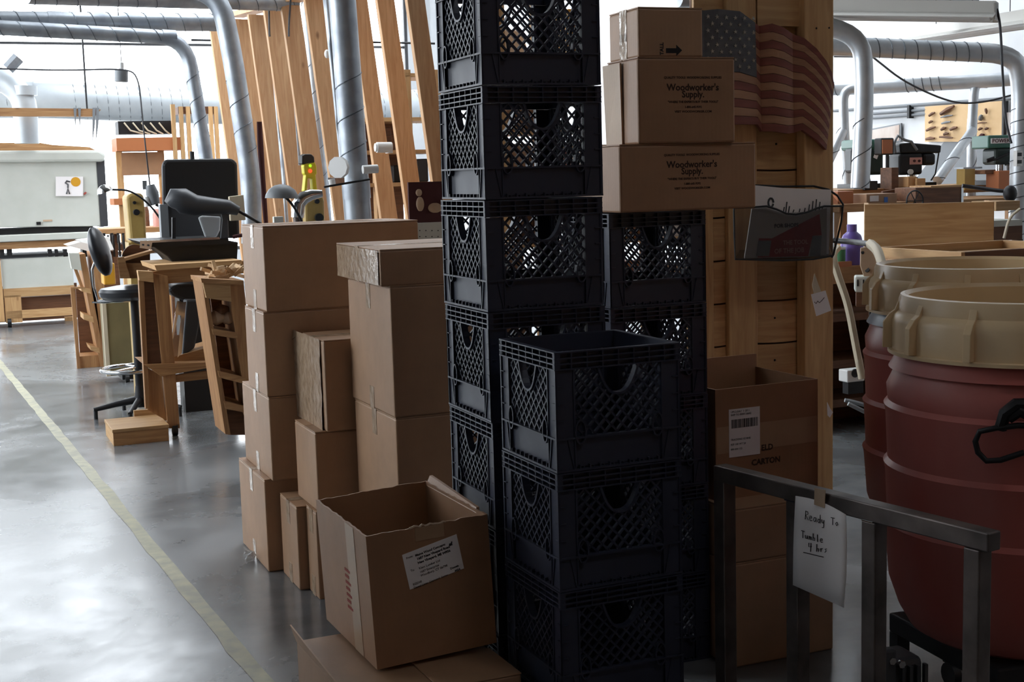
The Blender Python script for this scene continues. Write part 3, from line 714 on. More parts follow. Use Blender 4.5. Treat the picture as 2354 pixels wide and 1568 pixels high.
# wire basket with papers
DW = 4.80
T = Thing('wire_basket', 'black wire mesh wall file holding a magazine below the wooden flag', 'basket', at(1700, 596, DW), .38)
def Q(x, y, d=0): return T.q(x, y, d)
T.part('frame_wire', MB().tube([Q(1736, 426, .12), Q(1800, 429, .11), Q(1870, 428, .10), Q(1905, 436, .06), Q(1925, 450, .03), Q(1938, 470, 0), Q(1934, 510, 0), Q(1916, 585, 0), Q(1912, 592, 0)], .004, 8), M_BLACK)
T.part('frame_wire', MB().tube([Q(x, y) for x, y in ((1687, 478), (1735, 476), (1762, 474), (1785, 481), (1808, 491), (1830, 493), (1855, 488), (1880, 478), (1895, 474), (1936, 474))], .0035, 8), M_BLACK)
T.part('frame_wire', MB().tube([Q(x, y) for x, y in ((1687, 478), (1688, 540), (1690, 596), (1800, 599), (1870, 596), (1914, 588))], .0035, 8), M_BLACK)
front = [(1687, 478), (1735, 476), (1762, 474), (1785, 481), (1808, 491), (1830, 493), (1855, 488), (1880, 478), (1895, 474), (1936, 474), (1914, 590), (1870, 597), (1800, 599), (1690, 597)]
T.part('mesh_screen', MB().add([Q(x, y) for x, y in front], [tuple(range(len(front)))]), M_MESH)
T.part('mesh_screen', MB().add([Q(1936, 474), Q(1914, 590), Q(1905, 560, .1), Q(1905, 440, .1)], [(0, 1, 2, 3)]), M_MESH)
T.part('mesh_screen', MB().add([Q(1690, 597), Q(1800, 599), Q(1914, 590), Q(1905, 570, .1), Q(1700, 575, .1)], [(0, 1, 2, 3, 4)]), M_MESH)
Z = Thing('paper_sheet', 'white sheet with grey sketch standing in the wire basket', 'paper', at(1740, 590, DW + .06), .38)
sh = Z.pp('sheet', M_PAPER, [(1735, 590), (1736, 426), (1800, 432), (1911, 436), (1905, 590)], 0, .002)
p = Z.q(1772, 466, -.001); Z.part('drawing', MB().tube([(p.x + .012 * math.cos(t) * .9, -.001, p.z + .016 * math.sin(t)) for t in [i * .6 for i in range(11)]], .004, 5), M_DGREY)
for i, (x, h_) in enumerate(((1800, 16), (1806, 28), (1812, 18), (1822, 10), (1836, 12), (1848, 14), (1858, 22), (1866, 30), (1874, 34), (1882, 28), (1888, 18))):
    Z.part('drawing', MB().tube([Z.q(x, 492, -.001), Z.q(x + 3, 492 - h_, -.001)], .0022, 4), M_DGREY)
Z = Thing('magazine', 'magazine with dark red cover panel inside the wire basket', 'magazine', at(1720, 594, DW + .03), .38)
Z.pp('cover', M_MAG, [(1712, 594), (1729, 480), (1760, 478), (1800, 490), (1870, 486), (1901, 478), (1900, 590)], 0, .006)
Z.pp('cover_panel', M_MRED, [(1745, 548), (1775, 548), (1884, 492), (1889, 541), (1868, 542), (1858, 589), (1742, 592)], -.0012, -.0002)
Z.pp('cover_photo', M_GREYP, [(1744, 553), (1773, 553), (1768, 589), (1739, 589)], -.0020, -.001)
Z.pp('cover_photo', M_GREYP, [(1868, 542), (1889, 542), (1886, 588), (1862, 588)], -.0020, -.001)
for s, x, y, sz in (('FOR SHOPS', 1780, 524, .02), ('THE TOOL', 1800, 563, .022), ('OF THE JOB', 1780, 583, .024)):
    p = Z.q(x, y, -.0024); put_text(Z, s, p.x, p.y, p.z, sz, M_DGREY if y < 530 else M_PINK, align='LEFT', bold=.0004)
# tag
T = Thing('paper_tag', 'small handwritten white tag hanging on the right board of the cabinet', 'tag', at(1888, 725, 4.83), .38)
T.pp('sheet', M_PAPER, [(1865, 677), (1898, 668), (1911, 714), (1877, 727)], 0, .002)
T.pp('hanger', M_HOSE, [(1872, 676), (1868, 655), (1873, 629), (1882, 655), (1888, 670)], .002, .006)
T.part('handwriting', MB().tube([T.q(x, y, -.001) for x, y in ((1872, 694), (1876, 698), (1880, 692), (1884, 696), (1890, 690), (1895, 684))], .0011, 4), M_INK)
T = Thing('paper_scrap', 'torn paper scrap stuck low on the right edge of the cabinet', 'paper', at(1905, 965, 4.84), .38)
T.solo(MB().prism([(lambda p: (p.x, p.z))(T.q(x, y)) for x, y in ((1902, 925), (1908, 938), (1915, 948), (1908, 960), (1903, 955))], 0, .003), M_PAPER)

# ================================================================== STEEL FRAME + NOTE
pl = at(1641, 1056, 3.16); pr = at(2266, 1243, 2.50); pr.z = pl.z = (pl.z + pr.z) / 2
ang = math.atan2(pr.y - pl.y, pr.x - pl.x)
T = Thing('steel_cart', 'square tube steel cart frame standing in front of the red barrels', 'cart', (pl.x, pl.y, 0), ang)
L_ = (pr - pl).length; ht = pl.z; t_ = .038
T.part('top_rail', MB().box(0, L_ + .005, 0, t_, ht - t_, ht), M_STEEL, bevel=.003)
for x in (1641, 1806, 1979, 2213):
    a = T.q(x, 1300, 0).x
    T.part('leg', MB().box(a, a + t_, .0005, t_ + .0005, 0, ht - t_ - .0005 if 1700 < x else ht - .001), M_STEEL, bevel=.003)
T.part('bottom_rail', MB().box(t_, L_ - .03, .004, t_ - .002, .12, .12 + t_), M_STEEL, bevel=.003)
for x in (1800, 1979): a = T.q(x + 10, 1150, 0).x; T.part('weld_bead', MB().tube([(a - .01, .002, ht - t_), (a + .02, .002, ht - t_)], .0025, 6), M_CHROME)
def nq(x, y): p = T.q(x, y, -.004); return p
T2 = Thing('paper_note', 'taped white note with handwriting hanging on the steel frame', 'note', T.M @ nq(1880, 1390), ang)
T2.M = T2.M; 
def n2(x, y, d=0): return T2.q(x, y, d)
N_ = 8; m = MB(); L1 = [(1829, 1140), (1826, 1200), (1824, 1260), (1823, 1345)]; R1 = [(1945, 1183), (1947, 1240), (1946, 1320), (1940, 1397)]; vs_ = []
def lerp(a, b, t): return (a[0] + (b[0] - a[0]) * t, a[1] + (b[1] - a[1]) * t)
for j in range(N_ + 1):
    for i in range(4):
        x, y = lerp(L1[i], R1[i], j / N_)
        if i == 0: y -= 10 * math.sin(PI * j / N_) * .8
        vs_.append(n2(x, y, .0015 * math.sin(j * .9 + i)))
m.add(vs_, [(j * 4 + i, j * 4 + i + 1, j * 4 + 5 + i, j * 4 + 4 + i) for j in range(N_) for i in range(3)])
nt_ = T2.part('sheet', m, M_PAPER, 60)
sm = nt_.modifiers.new('thick', 'SOLIDIFY'); sm.thickness = .0006
T2.part('masking_tape', MB().prism([(lambda p: (p.x, p.z))(n2(x, y, -.003)) for x, y in ((1873, 1122), (1898, 1127), (1896, 1168), (1872, 1160))], -.004, -.0028), M_CARDIN)
GLY = {'R': [[(0, 0), (.1, 1)], [(.05, .95), (.45, .95), (.5, .7), (.1, .5), (.55, 0)]], 'e': [[(.05, .3), (.45, .35), (.4, .55), (.15, .55), (.05, .25), (.2, 0), (.5, .08)]],
       'a': [[(.45, .5), (.15, .5), (.05, .2), (.2, 0), (.42, .2), (.45, .5), (.5, 0)]], 'd': [[(.42, .4), (.15, .45), (.05, .15), (.25, 0), (.42, .2), (.5, 1), (.5, 0)]],
       'y': [[(.05, .5), (.1, .15), (.3, .1), (.45, .5), (.35, -.4), (.1, -.4)]], 'T': [[(0, 1), (.6, 1)], [(.3, 1), (.28, 0)]], 'o': [[(.25, .5), (.05, .3), (.2, 0), (.45, .2), (.3, .5), (.22, .5)]],
       'u': [[(.05, .5), (.1, .05), (.35, .05), (.45, .5), (.5, 0)]], 'm': [[(.03, 0), (.08, .5), (.25, .45), (.28, 0), (.32, .45), (.5, .45), (.52, 0)]],
       'b': [[(.1, 1), (.08, 0), (.4, .05), (.4, .4), (.1, .4)]], 'l': [[(.2, 1), (.2, 0), (.3, 0)]], '4': [[(.1, 1), (.08, .5), (.5, .55)], [(.42, 1), (.35, -.1)]],
       'h': [[(.12, 1), (.08, 0), (.15, .4), (.4, .45), (.42, 0)]], 'r': [[(.1, .5), (.12, 0), (.15, .4), (.4, .5)]], 's': [[(.42, .5), (.15, .45), (.35, .2), (.1, 0)]], ' ': []}
m = MB()
def write(s, x, y, sx, sy, slope):
    for ch in s:
        for st in GLY[ch]: m.tube([n2(x + px * sx, y + slope * px * sx - pz * sy, -.003) for px, pz in st], .0009, 4)
        x += sx * (.72 if ch != ' ' else .9); y += slope * sx * .7
write('Ready', 1851, 1194, 13, 20, .28); write('To', 1910, 1206, 14, 16, .2); write('Tumble', 1842, 1236, 12, 16, .25); write('4', 1858, 1266, 15, 18, .1); write('hrs', 1876, 1268, 13, 17, .1)
m.tube([n2(1847, 1270, -.003), n2(1893, 1281, -.003)], .001, 4)
T2.part('handwriting', m, M_INK)

# ================================================================== BARRELS
def barrel(label, cx, cy, R, z0, z1, rims, rot):
    T = Thing('plastic_drum', label, 'drum', (cx, cy, z0), rot, 'red drums with tan screw rings')
    Hh = z1 - z0; r = R * .985
    prof = [(r * .72, 0), (r * .80, .015), (r * .88, .06), (r * .955, .13)]
    zt = Hh - .075
    for i in range(1, 4):
        zc = .13 + (zt - .19) * i / 3.6; prof += [(r * .985, zc - .02), (r * 1.0, zc), (r * .97, zc + .012)]
    prof += [(r * .98, zt - .10), (r * .90, zt - .045), (r * .80, zt), (r * .80, Hh - .03), (r * .74, Hh - .03), (r * .74, .05), (.01, .045)]
    T.part('body', MB().lathe(prof, seg=64), M_DRUM, 35)
    lr = R * .93
    T.part('neck', MB().lathe([(r * .965, zt - .055), (r * .85, zt + .01), (r * .85, zt + .012), (r * .80, zt + .012)], seg=64, cap=False), M_DRUMG if rims else M_DRUM, 40)
    T.part('screw_ring', MB().lathe([(lr * 1.03, zt - .018), (lr * 1.03, zt - .010), (lr, zt - .008), (lr, zt + .06), (lr * .985, zt + .075), (lr * .95, zt + .085), (lr * .945, zt + .11), (lr * .93, zt + .122), (lr * .90, zt + .124), (lr * .875, zt + .115), (lr * .87, zt + .05), (lr * .84, zt + .04)], seg=72, cap=False), M_TAN, 35)
    T.part('lid', MB().lathe([(lr * .87, zt + .045), (lr * .86, zt + .050), (.01, zt + .052)], seg=64), M_TAN, 35)
    for k in range(12):
        a = 2 * PI * k / 12 + .32; c, s_ = math.cos(a), math.sin(a)
        m = MB(); w_ = .009
        pf = [(lr - .002, zt - .008), (lr + .022, zt - .008), (lr + .020, zt + .055), (lr + .006, zt + .075), (lr * .95 + .008, zt + .085), (lr * .93, zt + .118), (lr * .90, zt + .118)]
        vs_ = [(c * r_ - s_ * w, s_ * r_ + c * w, z) for w in (-w_, w_) for r_, z in pf]
        n = len(pf); m.add(vs_, [tuple(range(n)), tuple(range(2 * n - 1, n - 1, -1))] + [(i, (i + 1) % n, (i + 1) % n + n, i + n) for i in range(n)])
        T.part('grip_rib', m, M_TAN, bevel=.0015)
    return T
pf_ = at(2350, 690, 3.22)
b1 = barrel('front red plastic drum with tan screw lid and black handle', pf_.x, pf_.y, .325, .375, 1.16, False, 0)
b2 = barrel('rear red drum with greyish shoulder behind the front one', at(2236, 625, 4.05).x, 4.05, .325, .38, 1.175, True, .35)
# handle on the front drum
T = b1
def hp(x, y, out):
    # point on drum surface by pixel, pushed out
    o = T.I @ CP; r = T.I.to_3x3() @ ray(x, y); A = r.x ** 2 + r.y ** 2; B = 2 * (o.x * r.x + o.y * r.y); Cc = o.x ** 2 + o.y ** 2 - (.32 + out) ** 2
    disc = max(B * B - 4 * A * Cc, 0); t = (-B - math.sqrt(disc)) / (2 * A); return o + r * t
hd = T.part('handle', MB().tube([hp(x, y, o_) for x, y, o_ in ((2354, 1040, .02), (2300, 1058, .03), (2268, 1060, .03), (2248, 1040, .03), (2242, 1015, .03), (2252, 992, .03), (2290, 984, .03), (2340, 978, .03), (2400, 980, .02))], .0065, 10), M_IRON, 40, label='black iron handle')
T.part('handle_bracket', MB().tube([hp(x, y, o_) for x, y, o_ in ((2300, 985, .02), (2310, 950, .03), (2335, 930, .03), (2370, 930, .02))], .014, 8), M_IRON, 40)
T.part('handle_bracket', MB().tube([hp(x, y, o_) for x, y, o_ in ((2320, 960, .02), (2345, 945, .03), (2380, 960, .02))], .014, 8), M_IRON, 40)
# dollies under the drums
for bb, lb_, zz_ in ((b1, 'dark wheeled stand carrying the front red drum', .375), (b2, 'dark wheeled stand carrying the rear red drum', .38)):
    c = bb.M.translation
    T = Thing('drum_stand', lb_, 'stand', (c.x, c.y, 0), .3)
    T.part('platform', MB().box(-.22, .22, -.22, .22, zz_ - .05, zz_), M_IRON, bevel=.006)
    for sx in (-1, 1):
        for sy in (-1, 1):
            T.part('leg', MB().box(sx * .2 - .018, sx * .2 + .018, sy * .2 - .018, sy * .2 + .018, .07, zz_ - .05), M_IRON)
            T.part('caster', MB().tube([(sx * .2 - .012, sy * .2, .035), (sx * .2 + .012, sy * .2, .035)], .035, 14), M_BLACK, 40)
T = Thing('drive_motor', 'black finned motor mounted below the left edge of the front drum', 'motor', at(2085, 1568, 2.98), .3)
zf = T.M.translation.z
T.part('housing', MB().box(-.055, .045, 0, .10, -.1, .055), M_DGREY, bevel=.015)
T.part('bracket', MB().box(-.060, -.032, -.008, .02, -zf, .085), M_DGREY, bevel=.006)
for i in range(4): T.part('fin', MB().box(-.02 + i * .02, -.012 + i * .02, -.012, 0, -.08, .04), M_DGREY)
T.part('bolt', MB().tube([(-.046, -.014, .06), (-.046, -.006, .06)], .009, 6), M_CHROME)
T.part('bolt', MB().tube([(-.02, -.012, .048), (-.02, -.002, .048)], .009, 6), M_CHROME)

# ================================================================== DUCTS
def duct(label, pts, r, pitch=.16, R=.25, name='air_duct', joints=(), mat_=None, group='galvanised extraction ducts', cat='duct', seam=True):
    P = [at(*p) for p in pts]; T = Thing(name, label, cat, P[-1], 0, group)
    loc = smooth_path([T.I @ p for p in P], R)
    T.part('pipe', MB().tube(loc, r, 22), mat_ or M_GALV, 40)
    if seam:
        base = [T.I @ p for p in P]
        for i in range(len(base) - 1):
            a, b = base[i], base[i + 1]; L_ = (b - a).length; d = (b - a) / L_
            s0 = R * .9 if i > 0 else 0; s1 = L_ - (R * .9 if i < len(base) - 2 else 0)
            if s1 - s0 < pitch: continue
            x = d.orthogonal().normalized(); y = d.cross(x); n = int((s1 - s0) / pitch * 14); h = []
            for k in range(n + 1):
                s_ = s0 + (s1 - s0) * k / n; an = 2 * PI * (s_ / pitch); h.append(a + d * s_ + (x * math.cos(an) + y * math.sin(an)) * (r + .001))
            T.part('spiral_seam', MB().tube(h, .0035, 4), M_SEAM, stuff=False)
    for (i, f) in joints:
        a, b = T.I @ P[i], T.I @ P[i + 1]; d = (b - a).normalized(); c = a + (b - a) * f
        T.part('collar', MB().tube([c - d * .05, c + d * .05], r * 1.06, 22), mat_ or M_GALV, 40)
    return T
duct('large horizontal spiral duct crossing behind the white cabinet', [(-300, 225, 16.6), (110, 230, 17.0), (520, 246, 17.8), (1010, 245, 19.2)], .23, .13, joints=((0, .9),), mat_=M_GALVL)
duct('long upper duct running left to the stud wall under the windows', [(-200, 45, 9.6), (500, 52, 10.6)], .066, .13, joints=((0, .44),))
duct('lower duct that elbows down behind the black panel', [(-200, 52, 9.4), (428, 88, 10.3), (476, 375, 10.3), (500, 600, 10.3)], .052, .16, R=.22, joints=((0, .93),))
duct('thick leaning duct coming down beside the stud wall to the bench', [(380, -40, 9.9), (505, -12, 9.9), (533, 120, 9.9), (578, 415, 9.9), (578, 560, 9.9)], .073, .19, R=.22)
duct('top cross duct at the ceiling above the leaning duct', [(60, -12, 9.0), (430, 0, 10.0), (680, 8, 10.6)], .06, .16)
duct('thin duct seen between the studs of the wall', [(700, -60, 12.2), (712, 90, 12.2), (748, 470, 12.2), (756, 620, 12.2)], .05, .25)
duct('tall straight duct standing just left of the crates', [(782, -60, 7.7), (790, 40, 7.7), (822, 480, 7.7), (828, 560, 7.7)], .076, .19, joints=((1, .9),))
duct('elbow duct dropping into the white cabinet', [(-120, 150, 15.0), (55, 195, 15.0), (62, 330, 15.0)], .13, .6, R=.5, joints=((1, .1),), mat_=M_GALVL)
duct('upper horizontal duct over the drill presses', [(1700, 100, 8.6), (1917, 106, 8.6), (2330, 124, 8.6), (2349, 190, 8.6), (2338, 620, 8.6)], .06, .08, R=.18, mat_=M_GALVR)
duct('second horizontal duct on the right ending in a branch', [(1860, 206, 10.4), (2000, 201, 10.2), (2240, 188, 9.9), (2470, 170, 9.6)], .05, .06, mat_=M_GALVR)
duct('thick drop duct with white edge right of the cabinet', [(1820, 45, 7.9), (1980, 78, 7.9), (1988, 200, 7.9), (1977, 432, 7.9)], .054, .2, R=.2, mat_=M_GALVR)
duct('vertical branch duct with flexible joint left of the pegboard', [(1990, 205, 10.2), (1938, 205, 10.2), (1941, 300, 10.2), (1950, 430, 10.2)], .035, .3, R=.1, mat_=M_GALVR)
duct('vertical branch duct in front of the pegboard', [(2270, 192, 9.9), (2240, 190, 9.9), (2234, 300, 9.9), (2232, 470, 9.9)], .034, .3, R=.1, joints=((1, .9),), mat_=M_GALVR)
duct('slanting branch duct joining the vertical one before the pegboard', [(2236, 300, 9.88), (2155, 415, 9.5)], .035, .25, mat_=M_GALVR)
duct('short slanting branch duct beside the cabinet', [(1938, 300, 10.1), (1905, 370, 10.0)], .035, .25, mat_=M_GALVR)
T = duct('wide grey duct at the ceiling on the right', [(1560, -15, 8.6), (1925, -2, 8.9), (2230, 0, 9.4)], .085, .2)
# clamps
T = Thing('duct_gate', 'metal blast gate lever on the tall straight duct', 'valve', at(790, 416, 7.55), .38)
T.pt('rod', M_IRON, [(745, 430, 0), (850, 412, 0)], .006); T.pt('knob', M_WHITEP, [(762, 412, 0), (764, 424, 0)], .02); T.pb('plate', M_CHROME, 755, 408, 792, 424, 0, .01)
T = Thing('duct_gate', 'thin metal gate plate on the drop duct before the pegboard', 'valve', at(2240, 386, 9.8), .38)
T.solo(T.bx(MB(), 2215, 384, 2258, 388, -.05, .05), M_GALV)

# ================================================================== CEILING LIGHTS (RIGHT)
def fixture(label, a, b, wpx, Dn):
    A, B = at(*a), at(*b); ang = math.atan2(B.y - A.y, B.x - A.x); T = Thing('light_fixture', label, 'lamp', A, ang, 'unlit tube light fixtures')
    L_ = math.hypot(B.x - A.x, B.y - A.y); dz = B.z - A.z
    def bb(m_, y0, y1, z0, z1): return m_.hexa([(0, y0, z0), (L_, y0, z0 + dz), (L_, y1, z0 + dz), (0, y1, z0), (0, y0, z1), (L_, y0, z1 + dz), (L_, y1, z1 + dz), (0, y1, z1)])
    T.part('housing', bb(MB(), -.06, .06, 0, .07), M_GREYF); m = MB()
    m.hexa([(0, -.16, -.03), (L_, -.16, -.03 + dz), (L_, -.06, .0 + dz), (0, -.06, .0), (0, -.16, -.025), (L_, -.16, -.025 + dz), (L_, -.06, .006 + dz), (0, -.06, .006)])
    m.hexa([(0, .06, 0), (L_, .06, dz), (L_, .16, dz - .03), (0, .16, -.03), (0, .06, .006), (L_, .06, dz + .006), (L_, .16, dz - .024), (0, .16, -.024)])
    T.part('reflector', m, M_GREYF)
    for y in (-.05, .05): T.part('tube', MB().tube([(.03, y, -.02), (L_ - .03, y, dz - .02)], .016, 10), M_WHITEP, 40)
    T.part('end_cap', MB().box(L_ - .01, L_, -.06, .06, dz - .03, dz + .06), M_GREYF)
    for f in (.25, .75): T.part('hanger', MB().tube([(L_ * f, 0, .05 + dz * f), (L_ * f, 0, WH - A.z - .05)], .003, 5), M_CORD)
fixture('near unlit fluorescent fixture crossing above the drop duct', (1760, 28, 8.2), (2292, 34, 7.6), 0, 0)
fixture('far unlit fluorescent fixture slanting up to the right', (2078, 92, 10.2), (2420, 40, 8.4), 0, 0)
def cord(label, pts, r=.006, name='cord', mat_=None, cat='cord', R=.3):
    P = [at(*p) for p in pts]; T = Thing(name, label, cat, P[-1], 0); T.solo(MB().tube(smooth_path([T.I @ p for p in P], R), r, 6), mat_ or M_CORD, 60); return T
cord('grey power cord hanging from the near fixture end', [(2292, 20, 7.6), (2300, 60, 7.6), (2305, 180, 7.6), (2312, 280, 7.6), (2325, 330, 7.6)], .007)
cord('black cord swagging across the right wall behind the ducts', [(2005, 130, 9.6), (2080, 190, 9.6), (2190, 238, 9.6), (2260, 236, 9.6), (2340, 215, 9.6)], .007)
cord('thin black pair of cords hanging above the work lamp at left', [(0, 158, 10), (150, 162, 10.0), (280, 158, 10), (318, 170, 10), (328, 280, 10), (345, 430, 10)], .006)
cord('thin conduit running along the upper right wall', [(1917, 128, 9.7), (2120, 130, 9.7), (2330, 134, 9.7)], .012, name='conduit', cat='pipe')

# wall services on the right wall: conduits, pegboard, posters
VR = PHI + PI / 2   # local frame: x along -v..., use plane facing the room
def wall_thing(name, label, cat, px, py, group=None):
    # point on the right wall plane u = WR
    r = ray(px, py); nrm = UVW(1, 0); t = (WR - .01 - CP.dot(nrm)) / r.dot(nrm); return Thing(name, label, cat, CP + r * t, PHI - PI / 2, group)
for i, (x0, y0, x1, y1) in enumerate(((1917, 255, 2352, 224), (1998, 262, 2130, 252), (1998, 272, 2130, 262))):
    T = wall_thing('conduit', ('long thin steel conduit along the right wall', 'upper short conduit beside the pegboard', 'lower short conduit beside the pegboard')[i], 'pipe', x0, y0)
    T.solo(MB().tube([T.q(x0, y0, -.02), T.q(x1, y1, -.02)], .011 if i else .014, 8), M_GREYP, 40)
T = wall_thing('conduit_bracket', 'grey bracket clamping the conduits left of the pegboard', 'bracket', 2092, 270)
T.solo(T.bx(MB(), 2085, 242, 2090, 272, -.05, -.002), M_IRON)
T = wall_thing('pegboard', 'tan board covered with hanging tools on the right wall', 'board', 2215, 310)
T.pp('panel', M_PEG, [(2126, 326), (2126, 245), (2303, 232), (2303, 326)], -.03, -.005)
T = wall_thing('metal_sheet', 'grey sheet metal panel below the tool board on the right wall', 'panel', 2215, 430)
T.solo(MB().prism([(lambda p: (p.x, p.z))(T.q(x, y, -.02)) for x, y in ((2060, 470), (2170, 326), (2310, 326), (2320, 470))], -.02, -.006), M_GREYP)
T = wall_thing('wall_poster', 'pale framed poster with wavy bands on the right wall', 'poster', 2035, 320)
T.pp('frame', M_GREYP, [(1998, 338), (1998, 297), (2071, 283), (2070, 325)], -.02, -.006)
T.pp('print', mat('poster_print', (214, 206, 198), .6, nz=2.2, c2=(176, 150, 136), stretch=(2, 1, 1)), [(2000, 336), (2000, 300), (2067, 287), (2066, 323)], -.024, -.02)
T = wall_thing('wall_calendar', 'white calendar sheet right of the tool board', 'calendar', 2325, 290)
T.pb('sheet', M_PAPER, 2308, 258, 2338, 322, -.02, -.006); T.pb('picture', M_MAROON, 2322, 288, 2330, 300, -.024, -.02)
T = wall_thing('wall_bracket', 'dark vertical rail right of the tool board', 'bracket', 2306, 300)
T.solo(T.bx(MB(), 2303, 232, 2307, 318, -.05, -.005), M_BLACK)
tools = [((2163, 262), (2193, 244), .02, 'long dark hand plane'), ((2136, 266), (2149, 259), .013, 'small spokeshave'), ((2136, 282), (2144, 279), .012, 'short chisel'), ((2130, 300), (2150, 292), .013, 'brown rasp'),
         ((2163, 270), (2190, 265), .008, 'thin metal ruler'), ((2165, 284), (2185, 280), .01, 'saw blade'), ((2164, 298), (2174, 294), .015, 'round clamp'), ((2185, 298), (2200, 293), .015, 'bent clamp'), ((2170, 309), (2180, 307), .014, 'round cutter'),
         ((2129, 320), (2148, 318), .014, 'dark plane iron'), ((2160, 315), (2190, 317), .01, 'T square'), ((2266, 250), (2268, 262), .012, 'small hook tool'), ((2253, 276), (2257, 264), .02, 'grey hand drill'), ((2245, 284), (2268, 282), .006, 'thin awl'),
         ((2250, 298), (2258, 295), .012, 'small pliers'), ((2265, 297), (2272, 295), .012, 'short pliers'), ((2252, 316), (2262, 310), .02, 'coiled red strap')]
for (a, b, r, nm) in tools:
    T = wall_thing('hand_tool', f'{nm} hanging on the tan tool board', 'tool', a[0], a[1], 'tools hanging on the tan board')
    m = MB().tube([T.q(a[0], a[1], -.05), T.q((a[0] + b[0]) / 2, (a[1] + b[1]) / 2 - 1, -.052), T.q(b[0], b[1], -.05)], [r * .8, r, r * .5], 7)
    T.solo(m, M_MAROON if 'red' in nm else (M_GREYP if 'metal' in nm or 'grey' in nm or 'blade' in nm else M_DKW), 50)

# ================================================================== RIGHT SIDE: drill presses, tables, boxes
def table(label, x0, x1, yt, Dn, Df, z=None, mat_=M_OLDWH, name='workbench', rot=PHI, th=.05, group=None):
    p = at(x0, yt, Dn); z = z or p.z; T = Thing(name, label, 'table', (p.x, p.y, 0), rot, group)
    q = T.q(x1, yt, 0).x; dd = (Df - Dn) / math.cos(rot)
    T.part('top', MB().box(0, q, 0, dd, z - th, z), mat_, bevel=.004)
    for a in (.03, q - .08):
        for b in (.03, dd - .08): T.part('leg', MB().box(a, a + .05, b, b + .05, 0, z - th), M_OLDW)
    T.part('shelf', MB().box(.03, q - .03, .04, dd - .04, .2, .225), mat_)
    T.z = z; return T
tA = table('long back bench carrying the drill presses along the right wall', 1926, 2500, 437, 8.9, 9.6)
# drill presses
def dp(label, px, D, body_m, w_px, top_m):
    zt = tA.z
    T = Thing('drill_press', label, 'drill press', (at(px, 400, D).x, D, zt), .12, 'drill presses on the back bench'); return T
T = dp('green drill press with dark motor left of the black one', 2000, 9.25, 0, 0, 0)
T.part('base', MB().box(-.12, .12, -.02, .3, 0, .03), M_IRON); T.part('column', MB().tube([(0, .12, .03), (0, .12, .24)], .03, 12), M_CHROME, 40)
T.pb('belt_cover', M_GREEN, 1962, 320, 2030, 345, 0, .25, bevel=.02); T.pb('motor', M_DGREEN, 1995, 345, 2032, 402, 0, .2, bevel=.02); T.pb('switch_box', M_IRON, 1958, 340, 1992, 398, .0, .14, bevel=.02)
T.pp('paper', M_PAPER, [(2016, 340), (2026, 340), (2016, 366), (2008, 362)], -.01, -.006)
T = Thing('machine_box', 'orange brown box fixed beside the green drill press', 'box', at(2040, 400, 9.1), PHI)
T.pb('housing', M_BLACK, 2026, 317, 2056, 356, .0, .08, bevel=.01); T.pb('panel', M_ORN, 2029, 321, 2052, 353, -.006, 0); T.pb('bracket', M_IRON, 2040, 356, 2044, 437, .03, .05)
T = dp('black drill press with control panel and gauge', 2105, 9.25, 0, 0, 0)
T.part('base', MB().box(-.14, .14, -.02, .3, 0, .03), M_IRON); T.part('column', MB().tube([(.02, .12, .03), (.02, .12, .26)], .035, 12), M_CHROME, 40)
T.pp('belt_cover', M_IRON, [(2070, 352), (2068, 330), (2090, 328), (2165, 334), (2163, 352)], 0, .25, bevel=.01)
T.pb('head', M_IRON, 2068, 352, 2122, 402, .0, .2, bevel=.02); T.pb('motor', M_IRON, 2122, 352, 2152, 380, .0, .18, bevel=.02)
cp = T.pb('control_panel', M_PINK, 2092, 362, 2120, 378, -.008, 0); 
for x in (2102, 2113): p = T.q(x, 370, -.01); T.part('switch', MB().tube([(p.x, -.016, p.z), (p.x, -.008, p.z)], .009, 8), M_MAROON, parent=cp)
p = T.q(2093, 395, -.01); T.part('gauge', MB().tube([(p.x, -.02, p.z), (p.x, 0, p.z)], .018, 14), M_WHITEP, 40)
T.pt('hose', M_GREYP, [(2058, 352, 0), (2055, 330, 0), (2064, 312, 0), (2080, 322, 0), (2095, 326, 0), (2108, 345, 0)], .01); T.pt('cable', M_BLACK, [(2158, 352, 0), (2150, 400, 0), (2140, 415, 0)], .005)
T.pb('vise', M_IRON, 2080, 408, 2110, 422, -.05, .1)
T = dp('green drill press with name plate at the right edge', 2320, 9.2, 0, 0, 0)
T.part('base', MB().box(-.14, .14, -.02, .3, 0, .03), M_IRON); T.part('column', MB().tube([(.0, .12, .03), (.0, .12, .3)], .035, 12), M_CHROME, 40)
T.pb('belt_cover', M_GREEN, 2272, 310, 2372, 340, 0, .25, bevel=.01); pn = T.pb('name_plate', M_PAPER, 2279, 317, 2360, 329, -.008, -.001)
p = T.q(2281, 328, -.01); put_text(T, 'POWERMATIC', p.x, p.y, p.z, .036, M_MAROON, align='LEFT', parent=pn, bold=.0006)
T.pb('head', M_DGREEN, 2288, 340, 2335, 378, .0, .2, bevel=.02); T.pt('lever', M_IRON, [(2268, 372, -.02), (2290, 366, -.02), (2325, 350, -.02)], .008); T.pt('lever', M_IRON, [(2268, 368, -.03), (2285, 362, -.03)], .008)
T.pb('motor', M_DGREEN, 2330, 345, 2360, 380, .05, .2, bevel=.02)
T = Thing('switch_box', 'two gang switch plate on the right hand vertical duct', 'switch', at(2343, 380, 8.45), PHI)
T.pb('plate', M_WHITEP, 2338, 346, 2351, 382, 0, .03)
for y in (355, 372): T.pb('socket', M_BLACK, 2340, y - 4, 2349, y + 4, -.004, 0)
T = Thing('mailing_tube', 'mustard coloured square tube under the vertical branch duct', 'tube', at(2228, 437, 9.0), PHI)
